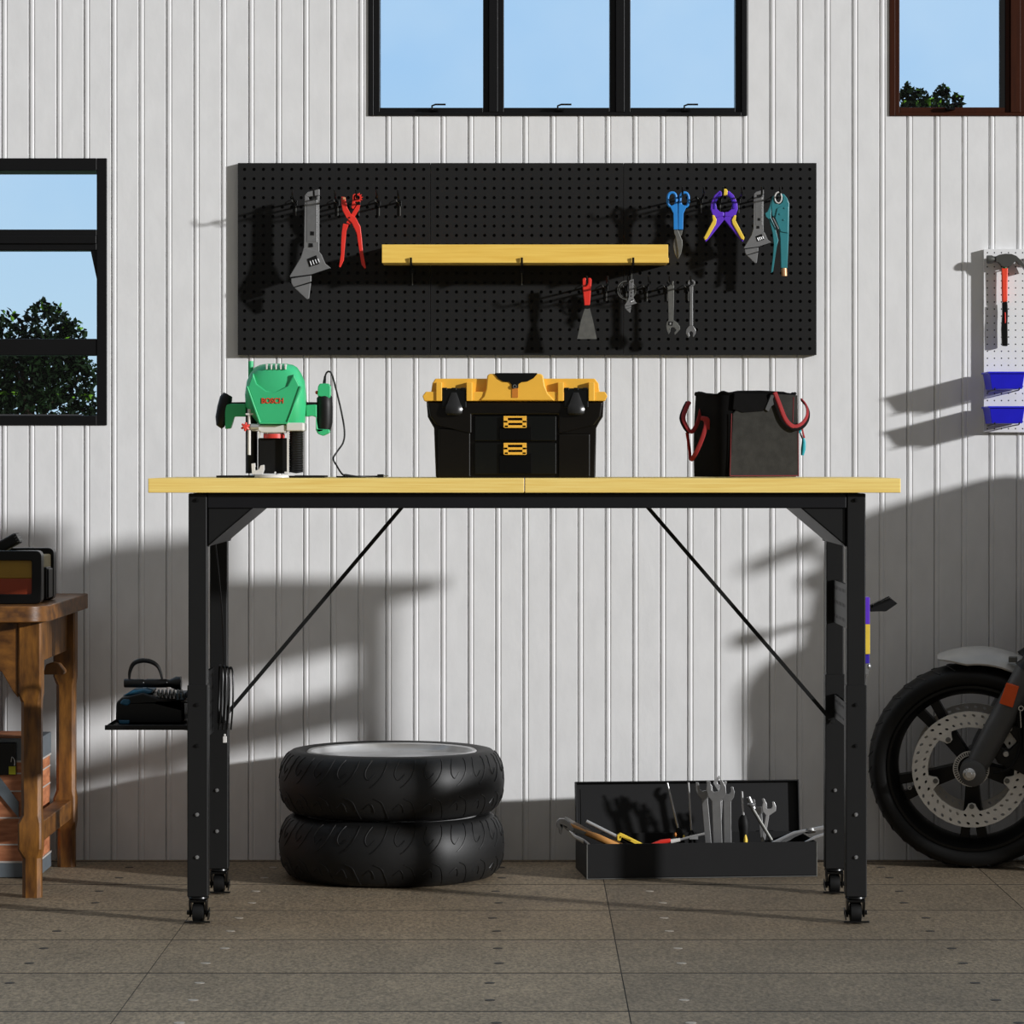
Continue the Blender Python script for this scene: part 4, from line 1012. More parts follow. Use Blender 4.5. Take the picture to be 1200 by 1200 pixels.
def hammer(lab):
    t = thing('claw_hammer', P(1177, 406, HY), lab, 'hammer', 'claw hammers on the white pegboard')
    b = B(); b.prism(hq([(545,290),(610,290),(606,470),(603,632),(550,638),(546,470)]), HY-.004, HY+.005); part('handle', b, mat('hammer_orange', (240,72,44), .4), t, .003, 3)
    b = B(); b.prism(hq([(550,638),(603,630),(608,720),(604,860),(606,1070),(600,1078),(548,1074),(542,900),(552,750)]), HY-.005, HY+.006); part('grip', b, M['gloss_black'], t, .003, 3)
    b = B(); b.prism(hq([(572,738),(584,738),(586,846),(574,848)]), HY-.0065, HY-.003); part('grip_inlay', b, M['red'], t, .0008)
    b = B()
    c0 = P(1110+395/8.57, 280+205/8.57, HY); c1 = P(1110+450/8.57, 280+205/8.57, HY)
    b.lathe([(.0001, px(1110+395/8.57, HY)), (.0086, px(1110+396/8.57, HY)), (.0096, px(1110+402/8.57, HY)), (.0096, px(1110+448/8.57, HY)), (.0074, px(1110+466/8.57, HY)), (.007, px(1110+495/8.57, HY)), (.0001, px(1110+500/8.57, HY))], (0, HY, c0.z), 'X', 20)
    b.prism(hq([(485,175),(520,160),(580,150),(640,153),(690,172),(735,215),(771,262),(800,330),(790,330),(755,285),(720,255),(680,225),(658,250),(630,275),(590,285),(555,280),(530,255),(510,235),(485,232)]), HY-.009, HY+.009)
    part('head', b, M['steel_dull'] if False else mat('forged', (86,86,82), .35, .4), t, .0015)
    b = B(); b.cyl(P(1110+578/8.57, 280+295/8.57, HY), P(1110+578/8.57, 280+275/8.57, HY), .005, .005, 12); part('collar', b, mat('collar_green', (40,110,60), .5), t)
    b = B(); b.tube([P(1110+540/8.57, 280+298/8.57, HY), (px(1110+540/8.57, HY), WY-.001, pz(280+298/8.57, HY))], .0013, 6); b.tube([P(1110+615/8.57, 280+298/8.57, HY), (px(1110+615/8.57, HY), WY-.001, pz(280+298/8.57, HY))], .0013, 6)
    part('hanger_pin', b, M['steel'], t)
    return t
h1 = hammer('claw hammer with orange and black handle hanging on the white pegboard')
h2 = copy_tree(h1); h2.location.x += .112; tag(h2, 'unseen claw hammer farther right on the white pegboard, added for its shadow')  # out of view, added to throw a tool shadow on the board
for yt, lab in ((436, 'upper blue plastic bin hooked on the white pegboard'), (476.5, 'lower blue plastic bin hooked on the white pegboard')):
    t = thing('parts_bin', P(1177, yt+20, -.07), lab, 'bin', 'blue bins on the white pegboard')
    ya, yb = WY-.003, -.135
    z1 = pz(yt, yb); z0 = pz(yt+19.5, yb); x0, x1 = px(1153, yb)+.007, px(1201.5, yb)
    def rect(x0, x1, y0, y1, z): return [Vector((x0, y0, z)), Vector((x1, y0, z)), Vector((x1, y1, z)), Vector((x0, y1, z))]
    b = B(); th = .002
    b.loft([rect(x0+.013, x1-.005, yb+.012, ya-.001, z0), rect(x0+.006, x1-.001, yb, ya, z1), rect(x0+.006+th, x1-.001-th, yb+th, ya-th, z1), rect(x0+.013+th, x1-.005-th, yb+.012+th, ya-.001-th, z0+th)])
    part('bin_shell', b, M['bin_blue'], t, .001)
    b = B(); 
    for a, c in (((x0+.003, yb-.003), (x1+.002, yb)), ((x0+.003, ya-.002), (x1+.002, ya))): b.box((a[0], a[1], z1-.003), (c[0], c[1], z1+.001))
    b.box((x0+.003, yb, z1-.003), (x0+.006, ya-.002, z1+.001)); b.box((x1-.001, yb, z1-.003), (x1+.002, ya-.002, z1+.001)); part('bin_rim', b, M['bin_blue'], t, .0006)
    for xx in (x0+.018, x1-.014):
        b = B(); b.tube(spline([(xx, WY-.001, z0-.005), (xx, -.07, z0-.004), (xx, yb+.008, z0-.003), (xx+.001, yb+.004, z0+.002)], 4), .0016, 6); part('bin_hook', b, M['gloss_black'], t)

# ------------------------------------------------------------------ tyres
TYC = -.302
R_ = .2545
tcx = px(459.2, TYC)
def tyre(z0, lab):
    h = .1443
    t = thing('spare_tyre', (tcx, TYC, z0), lab, 'tyre', 'stacked tyres under the bench')
    pr_out = [(.196, .006), (.214, .0015), (.226, .004), (.238, .014), (.248, .032), (.2532, .055), (R_, .0722)]
    prof = pr_out+[(r, h-z) for r, z in pr_out[-2::-1]]
    prof += [(.190, h-.010), (.186, h-.016), (.186, .016), (.190, .010)]
    b = B(); b.lathe([(r, z) for r, z in prof], (tcx, TYC, z0), 'Z', 96); part('tyre_casing', b, M['tyre'], t, ang=60)
    def surf(u, v):
        z = .004+v*(h-.008); zz = min(z, h-z)
        for (r0, a), (r1, c) in zip(pr_out[1:], pr_out[2:]):
            if a <= zz <= c: r = r0+(r1-r0)*(zz-a)/(c-a); break
        else: r = R_ if zz > .07 else .216
        return Vector((tcx+(r+.0004)*math.cos(u), TYC+(r+.0004)*math.sin(u), z0+z))
    N = 24; b = B()
    for k in range(N):
        for line in (((.0,.97),(-.06,.86),(-.2,.72),(-.42,.6),(-.56,.55)), ((.45,.965),(.3,.86),(.25,.75),(.34,.67),(.46,.70),(.58,.76)), ((-.45,.37),(-.2,.31),(-.08,.18),(.02,.03)), ((.55,.14),(.5,.24),(.4,.28),(.2,.2))):
            sp2 = spline([Vector((k*2*PI/N+u*2*PI/N, 0, v)) for u, v in line], 4)
            b.tube([surf(p.x, p.z) for p in sp2], .0012, 6)
    g_ = part('tread_grooves', b, M['tyre_groove'], t); g_['kind'] = 'stuff'
    b = B(); b.lathe([(.192, h-.007), (.1885, h-.004), (.182, h-.006), (.178, h-.016), (.172, h-.022), (.150, h-.026), (.0001, h-.030), (.0001, .03), (.172, .022), (.182, .006), (.192, .007)], (tcx, TYC, z0), 'Z', 72, wrap=False)
    part('wheel_rim', b, M['rim_silver'], t)
    return t
tyre(.0005, 'lower black tyre of the stack on the floor under the bench')
tyre(.1452, 'upper black tyre of the stack, with silver rim face showing')

# ------------------------------------------------------------------ open metal tool chest on the floor
ca = math.radians(6)
co = Vector((px(688, -.371), -.371, 0))
cu_ = Vector((math.cos(ca), math.sin(ca), 0)); cv_ = Vector((-math.sin(ca), math.cos(ca), 0))
CM = Matrix.Translation(co) @ Matrix.Rotation(ca, 4, 'Z')
cw, cdp, chh = .522, .215, .0795
t = thing('tool_chest', CM @ Vector((cw/2, cdp/2, 0)), 'open black metal tool chest full of hand tools on the floor', 'tool chest')
cbm = mat('chest_black', (20,20,21), .5, spec=.3)
b = B(); b.box((0, 0, .001), (cw, cdp, .004), CM); part('bottom', b, cbm, t)
for a, c in (((0, 0), (cw, .0025)), ((0, cdp-.0025), (cw, cdp)), ((0, .0025), (.0025, cdp-.0025)), ((cw-.0025, .0025), (cw, cdp-.0025))):
    b = B(); b.box((a[0], a[1], .004), (c[0], c[1], chh), CM); part('side_wall', b, cbm, t, .0008)
b = B()
b.box((-.0008, -.0008, .001), (.0012, .0012, chh), CM); b.box((cw-.0012, -.0008, .001), (cw+.0008, .0012, chh), CM); b.box((.0012, -.0008, .001), (cw-.0012, .0012, .0025), CM)
part('corner_edging', b, M['steel_dull'], t)
LM = CM @ Matrix.Translation((0, cdp+.002, chh)) @ Matrix.Rotation(math.radians(-8), 4, 'X')
lh = .118
b = B(); b.box((0, 0, -.004), (cw, .0025, lh), LM); 
b.box((0, -.016, lh-.003), (cw, 0, lh), LM); b.box((0, -.016, 0), (.003, 0, lh-.003), LM); b.box((cw-.003, -.016, 0), (cw, 0, lh-.003), LM)
lid = part('lid', b, cbm, t, .0006)
for xx in (.08, cw-.08):
    b = B(); b.cyl(CM @ Vector((xx-.02, cdp+.003, chh-.001)), CM @ Vector((xx+.02, cdp+.003, chh-.001)), .003, .003, 8); part('hinge', b, M['gloss_black'], t)
b = B(); b.tube(spline([LM @ Vector(p) for p in ((.012,-.012,.01),(.012,-.013,.06),(.012,-.012,.1))], 3), .0016, 6); part('lid_stay', b, M['gloss_black'], t)

# hand tools in the chest -- each placed by two points and a tool depth
CYm = -.25
def tool_frame(p0, p1):                      # matrix whose +Z runs p0 -> p1, thickness along world -Y
    z = (p1-p0).normalized(); y = Vector((0, 1, 0)); x = y.cross(z).normalized(); y = z.cross(x)
    m = Matrix((x, y, z)).transposed().to_4x4(); m.translation = p0; return m, (p1-p0).length
def C2(x, y, Y): return P(x, y, Y)
def spanner(x0, y0, x1, y1, Y, w, hw, lab, m='steel', tilt=0, Y0=None):
    p1 = C2(x1, y1, Y); p0 = C2(x0, y0, Y if Y0 is None else Y0)
    fm, L = tool_frame(p0, p1); th = .003
    t = thing('spanner', p0, lab, 'spanner', 'spanners standing in the tool chest')
    b = B(); b.prism([(-w/2, 0), (w/2, 0), (w/2, L-hw*1.0), (-w/2, L-hw*1.0)], -th, th, fm); part('shaft', b, M[m], t, .0012)
    b = B(); a = tilt
    pts = [(-w/2, -hw*.95), (w/2, -hw*.95), (hw*.62, -hw*.55), (hw*.66, -.1*hw), (hw*.5, hw*.38), (hw*.30, hw*.32), (hw*.32, -.15*hw), (.18*hw, -.32*hw), (-.18*hw, -.32*hw), (-hw*.32, -.15*hw), (-hw*.30, hw*.42), (-hw*.52, hw*.48), (-hw*.66, -.1*hw), (-hw*.6, -hw*.55)]
    b.prism([(x*math.cos(a)-z*math.sin(a), L-hw*.4+x*math.sin(a)+z*math.cos(a)) if i > 1 else (x, L-hw*.4+z) for i, (x, z) in enumerate(pts)], -th*1.15, th*1.15, fm); part('open_jaw', b, M[m], t, .0012)
    return t
spanner(832, 1012, 824, 916, -.24, .0145, .029, 'left spanner of the three standing upright in the tool chest', 'steel', .15)
spanner(842, 1012, 838.5, 915, -.27, .0205, .034, 'middle and widest spanner standing upright in the tool chest', 'steel', .12)
spanner(853, 1012, 852, 921, -.245, .0175, .026, 'right spanner of the three standing upright in the tool chest', 'steel', -.05)
spanner(840, 1010, 845, 912, -.20, .012, .022, 'slim spanner rising behind the three upright spanners', 'steel_bright', -.5)
spanner(896, 1012, 889, 936, -.22, .009, .026, 'dull leaning spanner behind the bright small spanner', 'steel', .1)
spanner(890, 1012, 902, 939, -.245, .008, .024, 'bright small spanner leaning right in the tool chest', 'steel_bright', .2)
# hammer with wooden handle
def simple(name, lab, cat, parts_, group=None, base=None):
    t = thing(name, base, lab, cat, group)
    for nm, b, m, bv in parts_: part(nm, b, m, t, bv)
    return t
Yh2 = -.27
b1 = B(); b1.tube([C2(668, 967, Yh2), C2(684, 975, Yh2), C2(700, 981, Yh2), C2(722, 991, Yh2), C2(752, 1008, Yh2)], [.005, .006, .0078, .008, .006], 12)
b2 = B(); b2.prism([(px(640+a/6, Yh2), pz(890+c/6, Yh2)) for a, c in ((72,440),(90,415),(130,415),(165,440),(195,490),(185,510),(150,500),(120,470),(105,525),(92,520),(85,480),(70,465))], Yh2-.009, Yh2+.009)
b3 = B(); b3.prism([(px(640+a/6, Yh2), pz(890+c/6, Yh2)) for a, c in ((185,475),(285,510),(270,530),(190,510))], Yh2-.007, Yh2+.007)
simple('claw_hammer', 'claw hammer with wooden handle leaning out of the chest on the left', 'hammer', [('handle', b1, M['tan_wood'], 0), ('head', b2, M['steel'], .002), ('ferrule', b3, M['steel_dull'], .001)], None, C2(722, 991, Yh2))
Ys = -.235
b1 = B(); b1.prism([(px(640+a/6, Ys), pz(890+c/6, Ys)) for a, c in ((133,405),(145,405),(345,515),(430,565),(420,575),(260,500),(130,415))], Ys-.0012, Ys+.0012)
b2 = B(); b2.tube([C2(708, 984, Ys), C2(722, 988, Ys), C2(745, 1000, Ys)], [.004, .006, .006], 10)
simple('hand_saw', 'thin steel blade with wooden grip behind the wooden handled hammer', 'saw', [('blade', b1, M['steel_bright'], 0), ('grip', b2, M['tan_wood'], 0)], None, C2(735, 995, Ys))
Yp = -.30
b1 = B(); b1.tube([C2(667, 974, Yp), C2(673, 980, Yp), C2(684, 986, Yp)], [.002, .004, .0052], 10); b1.tube([C2(684, 986, Yp), C2(700, 1000, Yp)], [.0052, .005], 10)
simple('metal_punch', 'short bright steel punch over the left rim of the chest', 'punch', [('shank', b1, M['steel_bright'], 0)], None, C2(690, 992, Yp))
Yx = -.25
b1 = B(); b1.tube([C2(687, 962.5, Yx), C2(723, 980.5, Yx)], .0044, 12)
b2 = B(); b2.prism([(px(640+a/6, Yx), pz(890+c/6, Yx)) for a, c in ((498,530),(520,515),(545,525),(680,592),(690,610),(640,600),(530,545),(520,572),(500,568))], Yx-.006, Yx+.006)
b3 = B(); b3.tube([C2(728, 984, Yx+.004), C2(748, 994, Yx+.004), C2(765, 1004, Yx+.004)], [.004, .006, .006], 10)
simple('chisel', 'steel bar chisel with yellow and black grip lying in the chest', 'chisel', [('bar', b1, M['steel_bright'], 0), ('guard', b2, M['yellow'], .001), ('grip', b3, M['dark'], 0)], None, C2(750, 996, Yx))
for xa, ya, xb, yb, Yd, m, lab in ((782, 917.5, 795.5, 974, -.22, 'tool_orange', 'long screwdriver leaning left with orange and black handle in the chest'), (806.7, 917, 810.5, 977, -.22, 'yellow', 'long screwdriver standing straight with yellow trimmed handle in the chest')):
    b1 = B(); b1.tube([C2(xa, ya, Yd), C2(xb, yb, Yd)], .0022, 10)
    dx = (xb-xa)/(yb-ya)
    b2 = B(); b2.tube([C2(xb-dx*4, yb-4, Yd), C2(xb, yb, Yd), C2(xb+dx*10, yb+10, Yd), C2(xb+dx*30, yb+30, Yd)], [.004, .0075, .008, .0075], 12)
    b3 = B(); b3.ell(C2(xb-4 if xa < 800 else xb-9, yb+4, Yd-.006), .003, .003, .005, 8)
    simple('screwdriver', lab, 'screwdriver', [('shaft', b1, M['steel_bright'], 0), ('handle', b2, M['dark'], 0), ('handle_inlay', b3, M[m], 0)], 'screwdrivers in the tool chest', C2(xb+dx*30, yb+30, Yd))
Yr = -.28
b1 = B(); b1.tube([C2(762, 991, Yr), C2(775, 986.5, Yr), C2(786, 985, Yr)], [.004, .0055, .0048], 12)
b2 = B(); b2.tube([C2(786, 986, Yr), C2(797, 984, Yr)], [.005, .0042], 12)
b3 = B(); b3.tube([C2(797, 984, Yr), C2(812, 980, Yr), C2(826, 977, Yr)], [.0026, .0026, .003], 10); b3.box(tuple(C2(808, 983.5, Yr)-Vector((0, .002, 0))), tuple(C2(818, 979, Yr)+Vector((0, .002, 0))))
simple('craft_knife', 'red handled tool with silver shank lying across the chest front', 'hand tool', [('handle', b1, M['red'], 0), ('neck', b2, M['white_plastic'], 0), ('shank', b3, M['steel_bright'], 0)], None, C2(762, 991, Yr))
Yb_ = -.25
b1 = B(); b1.tube([C2(869.5, 927.5, Yb_), C2(870.3, 940, Yb_), C2(871.5, 957, Yb_)], [.0024, .0024, .0026], 10)
b2 = B(); b2.tube([C2(871.3, 955, Yb_), C2(871.3, 961, Yb_), C2(871.8, 968, Yb_), C2(872, 976, Yb_), C2(872.5, 1003, Yb_)], [.007, .0118, .0128, .011, .009], 14)
b3 = B(); b3.tube([C2(873.5, 978, Yb_-.0085), C2(873.7, 984, Yb_-.010), C2(873.7, 991, Yb_-.009)], [.002, .0048, .004], 10)
simple('screwdriver', 'stubby black handled screwdriver standing in the middle of the chest', 'screwdriver', [('shaft', b1, M['steel_bright'], 0), ('handle', b2, M['dark'], 0), ('handle_inlay', b3, M['yellow'], 0)], 'screwdrivers in the tool chest', C2(872.5, 1003, Yb_))
Yq = -.26
b1 = B(); b1.tube([C2(882, 948, Yq), C2(905, 986, Yq), C2(914, 1002, Yq)], [.004, .0042, .0042], 10)
b2 = B(); b2.ell(C2(880.5, 943, Yq), .010, .008, .0065, 12); b2.tube([C2(877, 934, Yq), C2(883, 948, Yq)], [.005, .006], 10)
simple('ratchet', 'dark steel ratchet leaning left beside the small spanners', 'ratchet', [('shaft', b1, M['steel_dull'], 0), ('ratchet_head', b2, M['steel'], 0)], None, C2(914, 1002, Yq))
Yf = -.27
for pts, Yd, lab in ((((905,988),(930,976),(971,968)), -.27, 'long flat steel bar sticking out to the right of the chest'), (((943,988),(955,981),(971,976)), -.28, 'short flat steel bar sticking out lowest on the right'), (((908,990),(925,983),(940,974),(971,970)), -.25, 'thin steel rule lying at the right end of the chest')):
    b1 = B(); b1.tube([C2(x, y, Yd) for x, y in pts], .0032, 8, flat=.5)
    o = part('flat_bar', b1, M['steel_bright'], None); tag(o, lab, 'steel bar', 'flat bars at the right end of the chest')
b1 = B(); c = C2(949, 973.5, -.262); b1.lathe([(.006, -.003), (.0135, -.003), (.0135, .003), (.006, .003)], Vector((0, 0, 0)), 'Y', 20)
bmesh.ops.transform(b1.bm, matrix=Matrix.Translation(c) @ Matrix.Rotation(math.radians(68), 4, 'X'), verts=b1.bm.verts[:])
b2 = B(); b2.tube([c+Vector((-.012, 0, -.001)), C2(918, 985, -.262), C2(912, 992, -.262)], [.0035, .004, .004], 8)
simple('ring_spanner', 'steel ring spanner lying flat at the right end of the chest', 'spanner', [('ring_end', b1, M['steel'], 0), ('shaft', b2, M['steel'], 0)], None, C2(912, 992, -.262))

# ------------------------------------------------------------------ old wooden bench on the left
OX = -1.0328
zt1 = .629; zt0 = zt1-.035
t = thing('wooden_bench', (-1.35, -.41, 0), 'rustic brown wooden bench with chamfered legs at the left edge', 'bench')
b = B()
outl = [(-1.75, -.75), (-1.055, -.75), (-1.035, -.742), (-1.018, -.72), (-1.013, -.69), (-1.013, -.07), (-1.75, -.07)]
b.loft([[Vector((x, y, zt0)) for x, y in outl], [Vector((x, y, zt1)) for x, y in outl]]); part('bench_top', b, M['old_wood_h'], t, .003)
def leg(x1, yf):
    # outline in photo-like proportions, narrowed between two chamfers
    w_ = .0505
    zz = [0, .085, .105, .16, .178, .42, .44, zt0]
    ins = [.008, .008, .0, .0, .006, .006, 0, 0]
    secs = []
    for z, i in zip(zz, ins):
        x0_, x1_, y0_, y1_ = x1-w_+i, x1-i*.25, yf+i, yf+w_-i
        c = .004+i*.5
        secs.append([Vector((x0_+c, y0_, z)), Vector((x1_-c, y0_, z)), Vector((x1_, y0_+c, z)), Vector((x1_, y1_-c, z)), Vector((x1_-c, y1_, z)), Vector((x0_+c, y1_, z)), Vector((x0_, y1_-c, z)), Vector((x0_, y0_+c, z))])
    b = B(); b.loft(secs); part('leg', b, M['old_wood'], t, ang=25)
for x1 in (OX, -1.68):
    for yf in (-.69, -.15): leg(x1, yf)
b = B(); b.prism([(-1.68, zt0), (OX-.0505, zt0), (OX-.0505, .43), (OX-.062, .445), (OX-.085, .485), (OX-.11, .50), (-1.60, .50), (-1.64, .485), (-1.68, .43)], -.685, -.662); part('front_apron', b, M['old_wood_h'], t, .002)
b = B(); b.prism([(-1.68, zt0), (OX-.0505, zt0), (OX-.0505, .50), (-1.68, .50)], -.14, -.115); part('rear_apron', b, M['old_wood_h'], t, .002)
for xs_ in (OX-.028, -1.715):
    b = B()
    mm = Matrix.Translation((xs_, 0, 0)) @ Matrix.Rotation(PI/2, 4, 'Z')
    b.prism([(-.64, zt0), (-.15, zt0), (-.15, .50), (-.64, .50)], -.010, .010, mm); part('side_apron', b, M['old_wood'], t, .002)
    b = B(); b.box((xs_-.018, -.64, .112), (xs_+.020, -.148, .156)); part('side_stretcher', b, M['old_wood_h'], t, .003)
b = B(); b.prism([(px(52, -.35), pz(790, -.35)), (px(55, -.35), pz(778, -.35)), (px(62, -.35), pz(776, -.35)), (px(70, -.35), pz(777, -.35)), (px(77, -.35), pz(786, -.35)), (px(76, -.35), pz(790, -.35))], -.37, -.33); part('side_knob', b, M['old_wood'], t, .003)

# tool case on it
t = thing('tool_case', (-1.2, -.52, zt1), 'black and orange hard case with raised handle on the wooden bench', 'case')
cz1 = pz(645.5, -.65)
x1f, x0f = px(48.5, -.65), -1.36
def ring(x0, x1, z0, z1, wd, y0, y1, m, nm):
    b = B(); o_ = rrect(x0, x1, z0, z1, .012, 4); i_ = rrect(x0+wd, x1-wd, z0+wd, z1-wd, .004, 4)
    b.loft([[Vector((a, y0, c)) for a, c in o_], [Vector((a, y1, c)) for a, c in o_], [Vector((a, y1, c)) for a, c in i_], [Vector((a, y0, c)) for a, c in i_]], wrap=True)
    return part(nm, b, m, t, .002)
cz0 = zt1+.0005
ring(x0f, x1f, cz0, cz1, .021, -.65, -.61, M['gloss_black'], 'front_shell')
zm = pz(678, -.65)
b = B(); b.box((x0f+.015, -.643, zm), (x1f-.015, -.62, cz1-.015)); part('upper_panel', b, M['case_olive'], t, .002)
b = B(); b.box((x0f+.015, -.643, cz0+.004), (x1f-.015, -.62, zm)); part('lower_panel', b, M['case_orange'], t, .002)
b = B(); b.box((x0f+.06, -.6445, pz(706, -.645)), (px(27, -.645), -.642, pz(698, -.645))); part('name_plate', b, M['dark'], t)
b = B(); b.box((x0f+.02, -.62, cz0+.012), (x1f-.008, -.44, cz1-.012)); part('case_core', b, M['case_tan'], t, .004)
ring(x0f-.005, px(66, -.41), cz0, cz1+.001, .022, -.45, -.41, M['gloss_black'], 'rear_shell')
b = B(); b.box((x1f-.008, -.57, cz0+.008), (x1f+.0, -.50, pz(664, -.53))); b.box((x1f-.002, -.565, pz(700, -.53)), (x1f+.004, -.505, pz(666, -.53))); part('side_latch', b, M['gloss_black'], t, .002)
b = B(); yh = -.54
fm_, L_ = tool_frame(P(-24, 655, yh), P(22.5, 629.5, yh)); b.box((-.0125, -.024, 0), (.0125, .024, L_), fm_); h_ = part('handle', b, M['gloss_black'], t, .005, 3)
b = B()
for i in range(4):
    zz_ = L_+.0002; b.box((-.0105+i*.006, -.0245, L_-.006), (-.009+i*.006, .02, L_+.0008), fm_)
part('handle_ribs', b, M['steel_dull'], h_)

# banded crate under the bench
t = thing('wooden_crate', (-1.3, -.23, 0), 'brown plank crate with grey metal bands on the floor under the wooden bench', 'crate')
KX1, KX0, KY0, KY1, KZ = -1.09, -1.52, -.34, -.13, .31
b = B(); b.box((KX0+.003, KY0+.003, .004), (KX1-.003, KY1-.003, KZ-.004)); part('planks', b, M['crate_wood'], t)
b = B()
for i, z in enumerate((.075, .135, .195, .235)):
    b.box((KX0+.002, KY0+.0015, z-.0015), (KX1-.002, KY0+.004, z+.0015)); b.box((KX1-.004, KY0+.002, z-.0015), (KX1-.0015, KY1-.002, z+.0015))
part('plank_gaps', b, M['crate_edge'], t)
for z0, z1 in ((.001, .036), (.262, .312)):
    b = B(); b.box((KX0, KY0, z0), (KX1, KY1, z1)); bd_ = part('metal_band', b, M['crate_band'], t, .002)
    b = B(); e = z1 if z0 < .1 else z0
    b.box((KX0-.0005, KY0-.0006, e-.002), (KX1+.0005, KY1+.0005, e+.002)); part('band_edge', b, M['crate_edge'], bd_)
b = B(); b.box((KX0+.03, KY0+.03, KZ+.002), (KX1-.03, KY1-.03, KZ+.006)); part('lid_panel', b, M['crate_wood'], t)
b = B(); b.prism([(px(-30, KY0), pz(895, KY0)), (px(-12, KY0), pz(895, KY0)), (px(22, KY0), pz(940, KY0)), (px(22, KY0), pz(958, KY0))], KY0-.003, KY0+.002); part('diagonal_band', b, M['crate_band'], t)
b = B(); b.box((px(-25, KY0), KY0-.008, pz(908, KY0)), (px(19.5, KY0), KY0+.002, pz(870, KY0))); l_ = part('latch_plate', b, M['gloss_black'], t, .002)
b = B(); b.box((px(11, KY0), KY0-.011, pz(907, KY0)), (px(19, KY0), KY0-.006, pz(897.5, KY0))); part('lock_tag', b, M['lime'], l_, .001)
b = B(); b.tube(spline([P(13, 893, KY0-.01), P(14, 887, KY0-.011), P(17, 891, KY0-.01), P(17, 897, KY0-.009)], 3), .001, 6); part('shackle', b, M['steel_bright'], l_)

